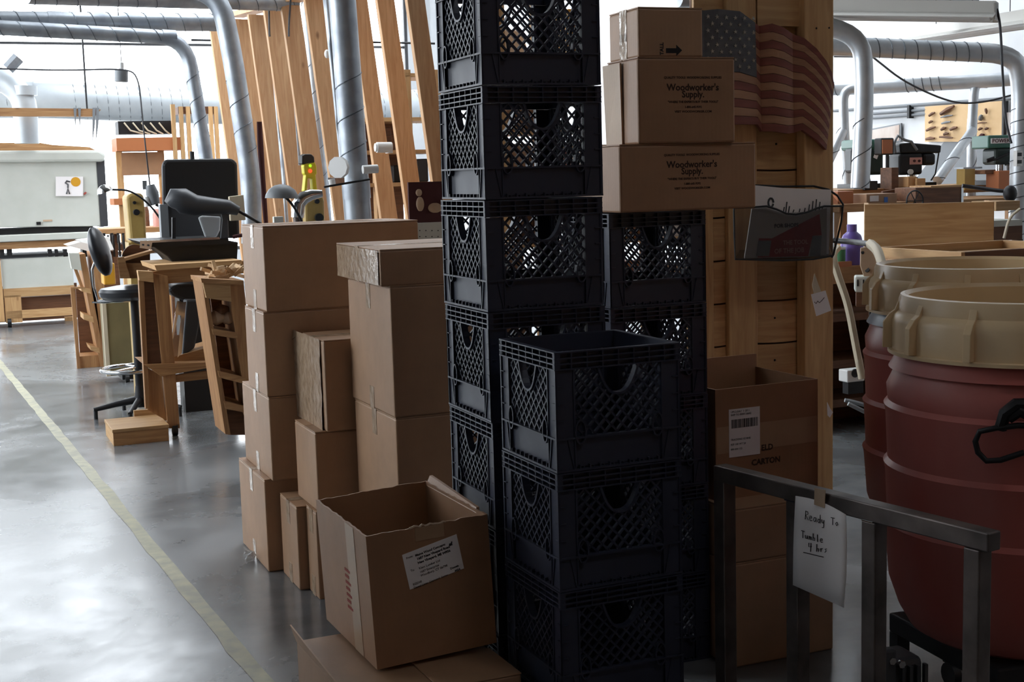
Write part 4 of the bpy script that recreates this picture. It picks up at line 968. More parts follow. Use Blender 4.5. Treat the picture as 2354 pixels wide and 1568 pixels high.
T.solo(T.bx(MB(), 2218, 388, 2241, 437, 0, .08), M_YEL)

# wood scraps & blocks on the bench
for i, (x0, y0, x1, y1, mt, lb_) in enumerate(((2050, 385, 2066, 436, M_DKW, 'brown wooden upright between the drill presses'), (2088, 406, 2108, 430, M_PINE, 'small pale wooden block below the gauge'), (2108, 410, 2128, 428, M_PINEH, 'pale wooden jig block right of the small one'),
                                            (1988, 416, 2018, 437, M_IRON, 'dark metal tray in front of the green drill press'), (2265, 390, 2290, 400, M_DKW, 'brown wood strip under the nameplate drill press'), (2296, 392, 2345, 437, M_ORN, 'orange brown box under the nameplate drill press'))):
    T = Thing('wood_block' if 'wood' in lb_ else 'metal_tray' if 'tray' in lb_ else 'small_box', lb_, 'block' if 'wood' in lb_ else 'box', at((x0 + x1) / 2, y1, 8.98), PHI)
    T.solo(T.bx(MB(), x0, y0, x1, y1, 0, .12), mt, bevel=.004)

# middle bench group (D ~ 6-8)
tB = table('wooden workbench hidden behind the barrels', 2200, 2560, 609, 5.55, 6.95, z=at(2210, 606, 5.6).z, rot=0.0)
T = Thing('wooden_box', 'long knotty pine board box standing behind the shallow tray', 'box', at(1987, 553, 6.7), -.25)
T.M.translation.z = tB.z; T.I = T.M.inverted()
a, b = 0, T.q(2285, 520, 0).x; hz = T.q(2130, 467, 0).z
T.part('front_board', MB().box(0, b, 0, .02, 0, hz), M_PINEH, bevel=.003); T.part('side_board', MB().box(0, .02, .02, .3, 0, hz), M_PINEY); T.part('side_board', MB().box(b - .02, b, .02, .3, 0, hz), M_PINEY); T.part('back_board', MB().box(0, b, .3, .32, 0, hz - .02), M_PINEH)
T.part('bottom_board', MB().box(.02, b - .02, .02, .3, 0, .015), M_PINEH)
x, y, a_, b_, lu, lv = face_solve(2010, 2210, 2400, 580, 606, 5.6, PHI, tB.z)
T = Thing('wooden_tray', 'shallow open pine tray lying in front of the knotty box', 'tray', (x, y, tB.z), PHI)
lu = .75; hz = b_ - tB.z
T.part('side_board', MB().box(0, .02, 0, lv, 0, hz), M_PINEY, bevel=.002); T.part('front_board', MB().box(.02, lu, 0, .02, 0, hz), M_DKW, bevel=.002)  # front board in darker wood: that side's shade is put into the colour
T.part('back_board', MB().box(.02, lu, lv - .02, lv, 0, hz), M_PINEH, bevel=.002); T.part('side_board', MB().box(lu - .02, lu, .02, lv - .02, 0, hz), M_PINEY); T.part('bottom_board', MB().box(.02, lu - .02, .02, lv - .02, 0, .01), M_PINEH)
# things seen over the knotty box, standing on a bench
tC = table('bench standing behind the knotty pine box', 1930, 2420, 470, 8.15, 8.75)
for (x0, y0, x1, y1, D, mt, lb_, nm) in ((1992, 445, 2062, 470, 8.25, M_CARD, 'cardboard box with white and blue stickers on the back bench', 'carton'), (2105, 430, 2212, 465, 8.35, M_DKW, 'long brown wooden tray on the back bench', 'wooden_tray'),
                                        (1926, 440, 1962, 470, 8.25, M_ORN, 'orange brown panel at the left end of the back bench', 'wooden_slab'), (2290, 462, 2345, 484, 7.6, M_PINEH, 'pale wooden offcut right of the knotty box', 'wood_block')):
    T = Thing(nm, lb_, 'box' if nm != 'wood_block' else 'block', at(x0, y1, D), PHI)
    T.M.translation.z = tC.z; T.I = T.M.inverted()
    T.part('body', T.bx(MB(), x0, y0, x1, max(y1, 470), 0, .2), mt, bevel=.003)
    if nm == 'carton': T.pb('sticker', M_PAPER, 2000, 450, 2020, 463, -.003, 0); T.pb('sticker', M_BLUE, 2033, 453, 2041, 466, -.003, 0)
    if nm == 'wooden_tray': T.pb('rim', M_PINEH, 2140, 426, 2212, 431, 0, .2); T.pb('clip', M_CHROME, 2210, 431, 2215, 465, -.005, .01)
T = Thing('spoked_wheel', 'thin dark wheel leaning behind the knotty box', 'wheel', at(2090, 468, 8.2), PHI)
c = T.q(2103, 462, 0); T.part('rim', MB().tube([(c.x + .062 * math.cos(t), 0, c.z + .062 * math.sin(t)) for t in [i * PI / 12 for i in range(24)]], .005, 6, closed=True), M_IRON, 60)
for t in (0, PI / 3, 2 * PI / 3): T.part('spoke', MB().tube([(c.x - .06 * math.cos(t), 0, c.z - .06 * math.sin(t)), (c.x + .06 * math.cos(t), 0, c.z + .06 * math.sin(t))], .003, 5), M_IRON)
T = Thing('arched_board', 'brown wooden board with curved top leaning at the back bench', 'board', at(2060, 466, 8.6), PHI)
T.solo(MB().prism([(lambda p: (p.x, p.z))(T.q(x, y)) for x, y in ((2030, 468), (2030, 440), (2060, 435), (2090, 430), (2115, 426), (2140, 432), (2150, 440), (2150, 468))], 0, .02), M_DKW)
cord('dark articulated arm reaching right above the knotty box', [(2212, 427, 8.0), (2250, 432, 8.0), (2290, 438, 8.0), (2318, 440, 8.0)], .012, name='lamp_arm', cat='lamp')
T = Thing('polishing_head', 'dark round polishing head at the end of the articulated arm', 'tool', at(2320, 465, 7.95), PHI); p = T.q(2322, 445, 0)
T.solo(MB().ell((p.x, 0, p.z), .04, .04, .05), M_IRON, 60)
T = Thing('pale_bench_top', 'pale laminate bench top right of the knotty pine box', 'table', at(2284, 560, 7.3), .36)
T.pb('top', M_WHITE, 2284, 506, 2350, 520, 0, .5); T.pb('apron', M_DKW, 2284, 520, 2350, 552, .03, .45)
for a in (2290, 2345): T.part('leg', MB().box(T.q(a, 540, .05).x - .02, T.q(a, 540, .05).x + .02, .05, .09, -T.M.translation.z, T.q(a, 550, .05).z), M_DKW)
cord('beige cable looping down beside the pale bench top', [(2345, 480, 7.1), (2320, 500, 7.1), (2308, 548, 7.1)], .008, mat_=M_HOSE)

# purple jug, mug, hose, sander near the cabinet edge, on a dark shelf unit
DS = 7.6
T = Thing('shelf_unit', 'brown wooden shelf unit between the cabinet side and the barrels', 'shelf', (at(1900, 700, DS).x, DS, 0), PHI)
X0, X1 = 0, T.q(2075, 700, 0).x; zt = T.q(1940, 612, 0).z
T.part('top', MB().box(X0, X1, 0, .38, zt - .03, zt), M_OLDWH); T.part('apron', MB().box(X0, X1, .02, .04, zt - .10, zt - .03), M_OLDWH)
T.part('side', MB().box(X0, X0 + .03, .02, .38, 0, zt - .1), M_DKW); T.part('side', MB().box(X1 - .03, X1, .02, .38, 0, zt - .1), M_DKW); T.part('back_panel', MB().box(X0 + .03, X1 - .03, .36, .38, 0, zt - .1), M_DKW)
for y in (728, 835, 925):
    z = T.q(1940, y, 0).z; T.part('shelf', MB().box(X0 + .03, X1 - .03, .02, .36, z - .03, z + .015), M_DKW)
ztop = zt
J = Thing('detergent_jug', 'purple plastic jug with cap standing on the shelf unit', 'jug', (at(1958, 600, 7.75).x, 7.75, ztop), .2)
def jz(y): return J.q(1958, y, 0).z
jm = MB().lathe([(.062, 0), (.068, .01), (.068, .10), (.055, jz(545)), (.05, jz(545) + .012), (.02, jz(530))], seg=20); J.part('body', jm, M_PURP, 40)
J.part('cap', MB().lathe([(.028, jz(532)), (.028, jz(516))], seg=14), M_PURP, 40, label='darker purple cap')

J = Thing('mug', 'small green and white mug with handle beside the purple jug', 'mug', (at(1937, 598, 7.6).x, 7.6 + .06, ztop), .2)
z = max(.02, J.q(1937, 568, 0).z); J.part('cup', MB().lathe([(.028, 0), (.030, .01), (.031, z), (.028, z), (.026, .012)], seg=20), M_GLV, 40); J.part('rim', MB().lathe([(.0315, z - .012), (.0325, z), (.028, z + .001)], seg=20, cap=False), M_WHITEP, 40)
J.part('handle', MB().tube([(-.03, 0, z * .85), (-.05, 0, z * .75), (-.05, 0, z * .35), (-.03, 0, z * .2)], .005, 6), M_WHITEP, 40)
T = Thing('wood_strip', 'orange wood strip on the shelf unit below the mug', 'board', (at(1915, 605, DS).x, DS - .03, zt - .001), PHI)
T.solo(MB().box(.0, .12, 0, .02, .001, .03), M_ORN)
cord('beige flexible hose arching down from the cabinet edge', [(1925, 570, 6.7), (1912, 585, 6.6), (1925, 630, 6.6), (1950, 700, 6.6), (1968, 800, 6.6), (1982, 870, 6.6)], .020, name='vacuum_hose', mat_=M_HOSE, cat='hose', R=.2)
cord('beige hose end curving behind the rear barrel', [(2000, 560, 6.0), (2018, 575, 5.9), (2028, 610, 5.8)], .022, name='vacuum_hose', mat_=M_HOSE, cat='hose', R=.1)
cord('black hose section joining the beige hose', [(1918, 553, 6.5), (1960, 556, 6.4), (2008, 562, 6.1)], .014, name='vacuum_hose', mat_=M_BLACK, cat='hose')
T = Thing('jig_plate', 'pinkish round cornered machine plate with holes beside the rear barrel', 'tool', at(1985, 690, 6.3), -.22)
T.pp('plate', M_CARDIN, [(1978, 570), (1995, 567), (2015, 578), (2025, 600), (2025, 625), (2010, 640), (1985, 635), (1977, 610)], 0, .02, bevel=.004)
T.pb('body', M_WHITE, 1965, 636, 2005, 672, -.02, .1, bevel=.008)
for x in (1972, 1985): T.pb('slot', M_BLACK, x - 1.5, 643, x + 1.5, 658, -.022, -.019)
T.pb('bracket', M_DKW, 1968, 672, 1990, 705, 0, .05)
T.pt('hole', M_BLACK, [(1983, 580, -.002), (1983, 581, .003)], .008); T.pt('hole', M_BLACK, [(1993, 620, -.002), (1994, 621, .003)], .012)
T.pb('post', M_IRON, 1998, 672, 2006, 1000, .06, .09)
T = Thing('clamp_box', 'small white box with black round opening on a low shelf', 'box', at(1965, 882, 7.3), PHI)
T.pb('body', M_WHITEP, 1948, 850, 1988, 878, 0, .08, bevel=.006); p = T.q(1966, 858, -.002); T.part('opening', MB().tube([(p.x, -.004, p.z), (p.x, .004, p.z)], .024, 14), M_BLACK); T.pb('stand', M_IRON, 1950, 878, 1985, 905, .01, .06)
for i, (pts_, lb_) in enumerate((([(1942, 920, 7.2), (1962, 924, 7.2), (1990, 932, 7.2)], 'upper grey pipe lying low beside the rear barrel'), ([(1950, 928, 7.1), (1970, 938, 7.1), (1990, 948, 7.1)], 'lower grey pipe lying low beside the rear barrel'))):
    cord(lb_, pts_, .012, name='steel_pipe', mat_=M_GREYP, cat='pipe')

# ================================================================== LEFT: STUD PARTITION
TH = math.radians(32)
def zst(px): return 15000 / (px + 760)
PT = Thing('stud_partition', 'open timber stud partition with top plate left of the crates', 'partition', (at(965, 700, zst(965)).x, zst(965), 0), TH)
ux = Vector((math.cos(TH), math.sin(TH), 0)); uy = Vector((-math.sin(TH), math.cos(TH), 0))
def toppx(x): return 48 - .28 * (x - 540)
for px in (503, 558, 595, 633, 674, 730, 835, 896, 965):
    D = zst(px); yt = toppx(px); xt = px - .14 * (204 - yt)
    yb = 430 + CAMZ * F / D * 1.02; top = at(xt, yt, D); bt = at(px + .14 * (yb - 204), yb, D); bt = bt + (top - bt) * (-bt.z / (top.z - bt.z))
    w_ = .152 if px < 740 else .128
    P8 = [bt, bt + ux * w_, bt + ux * w_ + uy * .038, bt + uy * .038, top, top + ux * w_, top + ux * w_ + uy * .038, top + uy * .038]
    PT.part('stud', MB().hexa([PT.I @ p for p in P8]), M_STUD, bevel=.004)
pa = at(548 - .14 * 160, 40, zst(530)); pb_ = at(965 - .14 * 270, toppx(965), zst(965))
P8 = []
for dz in (0, .04):
    for p in (pb_, pb_ + ux * .13, pa + ux * .13, pa): P8.append(PT.I @ (p + Vector((0, 0, dz))))
PT.part('top_plate', MB().hexa(P8), M_STUD)
p0 = PT.I @ at(1000, 600, zst(965)); PT.part('bottom_plate', MB().box(-.05, .16, -.1, 4.2, 0, .04), M_STUD)
# conduits and white fittings among studs
cord('steel conduit between the second and third studs', [(612, -10, 11.0), (622, 90, 11.0), (650, 390, 11.0), (660, 520, 11.0)], .016, name='conduit', mat_=M_GALV, cat='pipe')
cord('steel conduit between the third and fourth studs', [(656, 0, 10.7), (668, 100, 10.7), (690, 380, 10.7)], .014, name='conduit', mat_=M_GALV, cat='pipe')
cord('steel conduit right behind the tall straight duct', [(748, -10, 8.6), (765, 150, 8.6), (790, 400, 8.6), (800, 520, 8.6)], .02, name='conduit', mat_=M_GALV, cat='pipe')
cord('black rope with plug hanging over the third stud', [(618, -20, 10.5), (619, 75, 10.5), (620, 84, 10.5)], .008)
cord('black rope with plug hanging over the fourth stud', [(668, 0, 10.3), (664, 60, 10.3), (664, 84, 10.3)], .008)
cord('thin dark tie rod crossing behind the partition', [(440, 92, 12.5), (560, 94, 12.5), (800, 96, 12.5), (1000, 100, 12.5)], .010, name='tie_rod', mat_=M_IRON, cat='rod')
T = Thing('wall_strap', 'dark maroon strap hanging on the partition', 'strap', at(600, 460, 10.0), TH)
T.solo(MB().tube([T.q(596, 280, 0), T.q(599, 340, 0), T.q(603, 400, -.01), T.q(608, 470, 0), T.q(612, 520, 0)], [.02, .024, .022, .02, .018], 8), M_MAROON, 60)
T = Thing('pipe_tee', 'white plastic pipe tee fixed between the right hand studs', 'pipe fitting', at(900, 350, 8.9), .38)
T.pt('barrel', M_WHITEP, [(866, 339, 0), (900, 339, 0)], .035); T.pt('cap', M_WHITEP, [(862, 339, 0), (872, 339, 0)], .028); T.pb('plate', M_WHITEP, 893, 330, 903, 352, -.01, .06)
T = Thing('pipe_elbow', 'white plastic pipe elbow wrapped round the tall straight duct', 'pipe fitting', at(850, 390, 7.5), .38)
T.pt('pipe', M_WHITEP, [(834, 390, 0), (868, 388, 0)], .024); T.pt('disc', M_WHITEP, [(776, 385, 0), (782, 385, .02)], .06)
T = Thing('wall_cleat', 'small white plastic knob on the fifth stud', 'knob', at(752, 124, 9.4), .38); p = T.q(752, 124, 0)
T.solo(MB().ell((p.x, 0, p.z), .02, .02, .03), M_WHITEP, 60)
# yellow moisture meter like tool with leds
T = Thing('charging_tool', 'yellow and black handheld tool with red and green lights hung on the partition', 'tool', at(713, 440, 9.3), TH)
T.pp('body', M_YELB, [(698, 380), (706, 372), (724, 372), (728, 382), (729, 400), (726, 402), (730, 440), (720, 440), (718, 410), (708, 410), (706, 440), (699, 440), (703, 402), (700, 400)], 0, .05, bevel=.006)
T.pp('head', M_BLACK, [(694, 378), (694, 358), (702, 354), (716, 354), (723, 360), (724, 374)], -.005, .06, bevel=.008)
for y, mt in ((393, M_LEDR), (381, M_LEDG)): p = T.q(713, y, -.002); T.part('indicator_light', MB().tube([(p.x, -.006, p.z), (p.x, 0, p.z)], .012 if mt is M_LEDR else .009, 12), mt)

# picture and drilled board right of the box stack
T = Thing('framed_photo', 'dark picture with two pale puppet figures propped left of the crates', 'picture', at(975, 512, 6.6), .3)
T.pb('panel', M_MAROON, 940, 418, 1018, 512, 0, .02); c = T.q(963, 443, -.004); T.part('figure', MB().ell((c.x, -.004, c.z), .016, .006, .018).ell((c.x + .004, -.004, c.z - .055), .02, .006, .036), M_CARDIN, 60)
c = T.q(1000, 478, -.004); T.part('figure', MB().ell((c.x, -.004, c.z), .035, .006, .025), M_CARDIN, 60)
tD = Thing('drilled_board', 'white board with rows of small holes behind the wide top carton', 'board', at(975, 640, 6.55), .3)
tD.pb('board', M_WHITE, 930, 512, 1030, 572, 0, .03)
for r in range(3):
    for c in range(4):
        p = tD.q(965 + c * 14, 530 + r * 14, -.001); tD.part('hole', MB().tube([(p.x, -.002, p.z), (p.x, .002, p.z)], .003, 6), M_INK)
zz_ = tD.M.translation.z
for x in (938, 1020): p = tD.q(x, 560, .01); tD.part('leg', MB().box(p.x - .02, p.x + .02, .0, .03, -zz_, tD.q(x, 572, 0).z), M_OLDW)

# ================================================================== LEFT: WHITE CABINET ON WHEELS
DV = 14.9
T = Thing('white_cabinet', 'large white hooded cabinet on a wheeled wooden stand at far left', 'cabinet', (at(0, 700, DV).x, DV, 0), .40)
def z_(y): return T.q(120, y, 0).z
xl, xr = T.q(-160, 450, 0).x, T.q(236, 450, 0).x
T.pp('hood', M_WHITE, [(-160, 525), (-160, 372), (222, 370), (232, 520)], 0, .8, bevel=.01)
T.pp('hood_edge', M_DGREY, [(222, 372), (240, 362), (249, 520), (232, 522)], -.01, .9)
T.pp('hood_top', M_WHITE, [(-160, 375), (-160, 347), (228, 345), (243, 354), (240, 372)], -.06, .85, bevel=.03)
T.pb('ledge', M_WHITE, -160, 540, 215, 556, -.05, .8, bevel=.01); T.pb('gap', M_IRON, -160, 527, 215, 541, .05, .8); T.pb('deck', M_OLDWH, -160, 557, 205, 573, -.02, .8)
for x, w_ in ((5, 5), (22, 6), (115, 5), (130, 4), (150, 5)): T.pb('spacer', M_IRON, x - w_, 573, x + w_, 590, 0, .1)
T.pb('deck', M_IRON, -160, 588, 158, 594, -.01, .7)
T.pb('front_panel', M_WHITE, 4, 592, 168, 660, 0, .03); T.pb('front_panel', M_WHITE, -160, 592, -8, 660, 0, .03)
T.pb('rail', M_PINEH, 8, 660, 172, 680, -.01, .04); T.pb('rail', M_PINEH, 15, 711, 172, 729, -.01, .04); T.pb('rail', M_DKW, 50, 680, 168, 711, .05, .08)
T.pb('post', M_PINE, 12, 679, 50, 742, -.01, .04); T.pb('post', M_PINE, -6, 595, 6, 740, -.02, .06); T.pb('post', M_PINE, 150, 729, 172, 745, .3, .4)
p = T.q(22, 743, 0); T.part('caster', MB().tube([(p.x - .02, 0, .05), (p.x + .02, 0, .05)], .05, 14), M_BLACK, 40); p = T.q(6, 738, 0); T.part('caster', MB().tube([(p.x - .1, 0.02, .05), (p.x - .06, 0.02, .05)], .05, 14), M_BLACK, 40)
T.part('caster', MB().tube([(xr - .1, .5, .05), (xr - .06, .5, .05)], .05, 14), M_BLACK, 40); T.part('shade_skirt', MB().box(xl, xr - .3, .5, .55, .015, z_(660)), M_DKW)  # dark board carried down to stand in for shade under the cabinet
lt = T.pb('latch', M_IRON, 84, 510, 94, 517, -.02, 0); T.pb('tag', M_CARDIN, 99, 505, 120, 509, -.006, 0)
Z = Thing('child_drawing', 'paper drawing of a figure and orange sun stuck on the white cabinet', 'drawing', T.M @ T.q(160, 452, -.02), .40)
Z.pp('sheet', M_PAPER, [(128, 451), (128, 406), (191, 406), (191, 451)], 0, .003)
c = Z.q(174, 418, -.003); Z.part('drawn_sun', MB().tube([(c.x, -.003, c.z), (c.x, 0, c.z)], .053, 16), M_AMB)
Z.part('drawn_figure', MB().tube([Z.q(x, y, -.002) for x, y in ((153, 446), (156, 432), (160, 446))], .008, 5).tube([Z.q(x, y, -.002) for x, y in ((156, 432), (156, 424), (150, 420), (153, 416), (161, 418))], .009, 5), M_DGREY)
Z.part('drawn_heart', MB().tube([Z.q(195, 444, -.003), Z.q(196, 445, 0)], .02, 8), M_REDINK)
T = Thing('shallow_wood_tray', 'long wooden board lying on the hood of the white cabinet', 'board', at(0, 346, DV + .2), .40)
T.solo(MB().prism([(lambda p: (p.x, p.z))(T.q(x, y)) for x, y in ((-160, 346), (-160, 330), (40, 328), (90, 328), (120, 333), (205, 338), (222, 346))], 0, .4), M_OLDWH)
T = Thing('hanging_shelf_beam', 'wooden beam hanging over the white cabinet with ragged tape strips', 'beam', at(0, 268, DV - .3), .40)
T.pp('beam', M_OLDWH, [(-160, 266), (-160, 246), (210, 250), (232, 252), (218, 268)], 0, .1)
for x in (172, 182, 216, 224): T.pp('strip', M_GREYP, [(x - 3, 248), (x + 4, 248), (x + 2, 290), (x + (5 if x < 200 else -4), 330)], -.01, 0)
for x in (-120, 200): T.part('hanger', MB().tube([T.q(x, 250, .05), T.q(x, 250, .05) + Vector((0, 0, 3.9))], .01, 6), M_IRON)
T = Thing('cord_reel', 'round drum shaped light hanging from the cord at upper left', 'lamp', at(279, 188, 10.2), .3)
p0 = T.q(279, 188, 0); p1 = T.q(279, 160, 0); T.part('drum', MB().tube([p0, p1], .048, 16), M_GREYP, 40); T.part('cap', MB().tube([p1, T.q(279, 144, 0)], .018, 10), M_WHITEP, 40)
T.part('hanger', MB().tube([T.q(279, 144, 0), T.q(279, 144, 0) + Vector((0, 0, 4.3))], .003, 5), M_CORD)
T = Thing('whisk_fitting', 'pale ribbed fitting above the elbow duct', 'fitting', at(25, 160, 14.8), .3)
T.solo(MB().tube([T.q(18, 158, 0), T.q(42, 132, 0)], .07, 8), M_GALV, 40)

# ================================================================== LEFT: BACK SHELVES
T = Thing('back_shelf', 'wooden rack with orange boards near the windows', 'shelf', (at(268, 400, 13.5).x, 13.5, 0), .40)
T.pb('board', M_ORN, 268, 316, 420, 346, 0, .4); T.pb('board', M_CARD2, 280, 350, 376, 402, .1, .4); T.pb('board', M_DKW, 410, 245, 500, 262, .0, .4); T.pb('board', M_ORN, 262, 455, 376, 470, .05, .4)
for x in (400, 418, 434, 486, 498): T.part('post', MB().box(T.q(x, 300, 0).x - .02, T.q(x, 300, 0).x + .02, -.02, .03, 0, T.q(x, 245 if x != 400 else 240, 0).z), M_PINE)
for x in (276, 372): T.part('post', MB().box(T.q(x, 400, .15).x - .03, T.q(x, 400, .15).x + .03, .12, .18, 0, T.q(x, 318, .15).z), M_PINE)
Z = Thing('black_crate', 'black basket with coiled pale cords on the orange shelf', 'basket', T.M @ T.q(330, 316, .1), .40)
Z.pb('body', M_IRON, 272, 278, 400, 308, 0, .25)
for i in range(5): Z.part('cord', MB().tube([Z.q(285 + i * 20, 282, -.01), Z.q(300 + i * 20, 300, -.02), Z.q(330 + i * 15, 308, -.01)], .008, 6), M_HOSE, 40)
for k, (x0, y0, x1, y1, mt, lb_) in enumerate(((276, 380, 300, 404, M_CARD, 'small tan box left on the back rack board'), (330, 470, 345, 520, M_DKW, 'dark bottle shape on the far rack'), (352, 480, 372, 522, M_PINK, 'pink container on the far rack'))):
    if k == 0: continue
    Z = Thing('storage_jar', lb_, 'jar', at((x0 + x1) / 2, y1, 12.6), .4); a, b, c, e = Z.rect(x0, y0, x1, y1); Z.solo(MB().lathe([((b - a) / 2, c), ((b - a) / 2, e * .7), ((b - a) / 4, e)], seg=14), mt, 40)
T = Thing('back_table', 'dark wooden bench with shelf below the far rack', 'table', (at(225, 545, 12.2).x, 12.2, 0), .40)
T.pb('top', M_OLDWH, 228, 524, 400, 536, 0, .6); T.pb('shelf_rail', M_DKW, 232, 560, 400, 575, .05, .5)
for x in (235, 262, 300, 395): p = T.q(x, 560, .1); T.part('leg', MB().box(p.x - .03, p.x + .03, .08, .14, 0, T.q(x, 536, .1).z), M_DKW)
for x, y in ((240, 545), (258, 548), (272, 545), (284, 550)): T.pb('hanging_tool', M_IRON, x - 3, 536, x + 3, y + 14, -.02, 0)

# ================================================================== LEFT: STEP SHELVES, MACHINES
D9 = fD(175, 848)
def leaning_unit(label, fx0, fx1, yb, D, name='ladder_shelf', rungs=(), xt0=None, xt1=None, yt=640, depth=.28):
    """two leaning sides with steps between: pixel-defined front edges"""
    T = Thing(name, label, 'shelf', at((fx0 + fx1) / 2, yb, D), .40)
    return T
T = Thing('ladder_shelf', 'leaning wooden step shelf with white top block left of the stool', 'shelf', (at(175, 848, D9).x, D9, 0), .40)
zf0 = T.q(200, 850, 0).z
T.pp('side', M_OLDW, [(162, 660), (172, 660), (185, 848), (178, 848)], -.01, .03); T.pb('back_board', M_DKW, 180, 660, 235, 846, .3, .33)
T.pp('side', M_OLDW, [(158, 585), (166, 585), (192, 660), (186, 662)], 0, .05); T.pp('side', M_OLDW, [(182, 585), (196, 583), (244, 846), (232, 846)], 0, .35)
for pl_ in ([(186, 660), (208, 664), (210, 676), (188, 670)], [(192, 722), (214, 728), (216, 742), (193, 735)], [(206, 795), (228, 800), (230, 812), (210, 806)]): T.pp('step', M_PINEH, pl_, -.005, .3)
T.pp('side', M_OLDW, [(208, 580), (236, 580), (250, 846), (240, 846)], .02, .34); T.pb('top_board', M_OLDWH, 165, 660, 190, 664, -.02, .03)
T.pp('top_block', M_WHITE, [(158, 582), (182, 582), (188, 622), (165, 618)], -.03, .05); T.part('base_block', MB().box(T.q(182, 800, .0).x, T.q(246, 800, 0).x, .02, .34, 0, .1), M_OLDW)
T = Thing('planer_table', 'small machine with white table plate behind the stool backrest', 'machine', at(200, 600, D9 + .45), .40)
T.pp('table_plate', M_WHITEP, [(155, 565), (185, 556), (262, 575), (205, 578)], -.1, .3); T.pp('table_plate', M_WHITEP, [(180, 553), (250, 545), (262, 574), (210, 566)], .0, .3)
T.pb('motor', M_IRON, 190, 574, 225, 590, 0, .2); 
for x in (250, 262, 275, 286): T.pb('rod', M_IRON, x - 2, 540, x + 2, 590, .05, .08)
T.part('pedestal', MB().box(T.q(205, 580, .1).x, T.q(260, 580, .1).x, .1, .3, -T.M.translation.z, T.q(200, 580, .1).z), M_DKW)
# olive column behind stool
DO9 = fD(275, 882)
T = Thing('machine_cabinet', 'olive green metal machine pedestal on casters behind the stool', 'cabinet', (at(250, 880, DO9).x, DO9, 0), .40)
a, b, c, e = T.rect(246, 690, 312, 880); T.part('cabinet', MB().box(a, b, 0, .35, .06, T.q(280, 692, 0).z), M_OLIVE, bevel=.01); T.part('edge', MB().box(a - .02, a + .01, -.01, .02, .06, T.q(250, 692, 0).z), M_HOSE)
T.part('base', MB().box(a + .1, b, .02, .3, .02, .06), M_IRON); T.part('caster', MB().tube([(a + .12, 0, .03), (a + .15, 0, .03)], .03, 10), M_BLACK, 40)
T = Thing('parts_bin', 'amber plastic bin next to the leaning step shelf', 'bin', at(250, 655, DO9 + .1), .40)
T.solo(T.bx(MB(), 238, 605, 265, 655, 0, .2), M_AMB, bevel=.01)
# mustard sander column
T = Thing('belt_sander', 'mustard coloured machine column with round knob', 'machine', (at(310, 600, 9.7).x, 9.7, 0), .40)
T.pp('column', M_YEL, [(300, 560), (290, 452), (300, 444), (325, 443), (333, 455), (338, 560)], 0, .25, bevel=.02)
p = T.q(313, 488, -.01); T.part('knob', MB().tube([(p.x, -.04, p.z), (p.x, 0, p.z)], .022, 12), M_IRON, 40); p = T.q(309, 466, -.01); T.part('knob', MB().tube([(p.x, -.02, p.z), (p.x, 0, p.z)], .012, 10), M_IRON, 40)
a, b, c, e = T.rect(295, 500, 336, 560); T.part('pedestal', MB().box(a, b, .02, .23, 0, T.q(310, 558, 0).z), M_YEL)
# arched wooden box
T = Thing('arched_wood_box', 'open wooden box with arched back on the bench behind the stool', 'box', at(300, 640, 8.85), .40)
arch = [(285, 640)] + [(310 - 30 * math.cos(t), 595 - 33 * math.sin(t)) for t in [i * PI / 10 * .6 for i in range(11)]] + [(345, 575), (345, 640)]
T.pp('back', M_DKW, arch, .12, .14); T.pp('front', M_OLDWH, [(270, 592), (285, 590), (300, 640), (276, 640)], -.02, .0); T.pp('lid', M_OLDWH, [(285, 594), (355, 574), (357, 580), (288, 600)], -.02, .1); T.pp('front', M_OLDWH, [(287, 605), (300, 605), (380, 605), (380, 640), (300, 640)], .0, .02)
T.part('leg', MB().box(T.q(334, 640, 0).x, T.q(348, 640, 0).x, .0, .05, -T.M.translation.z, T.q(290, 636, 0).z), M_OLDW)

# stool
DSt = fD(325, 955)
T = Thing('drafting_stool', 'black padded drafting stool with round foot ring and five star base', 'stool', (at(325, 955, DSt).x, DSt, 0), 0)
zs = T.q(290, 672, 0).z; cx = 0
T.part('seat', MB().lathe([(.02, zs - .05), (.17, zs - .045), (.2, zs - .02), (.205, zs + .01), (.19, zs + .03), (.1, zs + .045), (.01, zs + .05)], c=(-.02, 0, 0), seg=30), M_VINYL, 40)
T.part('post', MB().tube([(0, 0, .08), (0, 0, zs - .05)], .026, 14), M_IRON, 40)
T.part('lift_lever', MB().tube([T.q(212, 695, -.05), T.q(240, 696, -.05), (0, 0, zs - .06)], .006, 6), M_CHROME, 40)
zr = T.q(280, 848, 0).z; T.part('foot_ring', MB().tube([(-.035 + .205 * math.cos(t), .205 * math.sin(t), zr) for t in [i * PI / 16 for i in range(32)]], .013, 8, closed=True), M_CHROME, 60)
for t in (0, PI * 2 / 3, PI * 4 / 3): T.part('ring_spoke', MB().tube([(0, 0, zr + .01), (-.035 + .2 * math.cos(t), .2 * math.sin(t), zr)], .008, 6), M_CHROME, 40)
T.part('hub', MB().lathe([(.04, .06), (.045, .08), (.035, .14), (.028, .2)], seg=16), M_IRON, 40)
for k in range(5):
    a = PI + .35 + k * 2 * PI / 5; c, s_ = math.cos(a), math.sin(a)
    T.part('base_leg', MB().tube([(0, 0, .11), (.15 * c, .15 * s_, .09), (.30 * c, .30 * s_, .062)], [.026, .02, .014], 8), M_IRON, 50)
    T.part('glide', MB().tube([(.29 * c, .29 * s_, 0), (.29 * c, .29 * s_, .06)], .014, 8), M_BLACK, 40)
bk = T.q(230, 578, 0)
M1 = Matrix.Rotation(.28, 4, 'Y') @ Matrix.Diagonal((.35, 1, 1, 1))
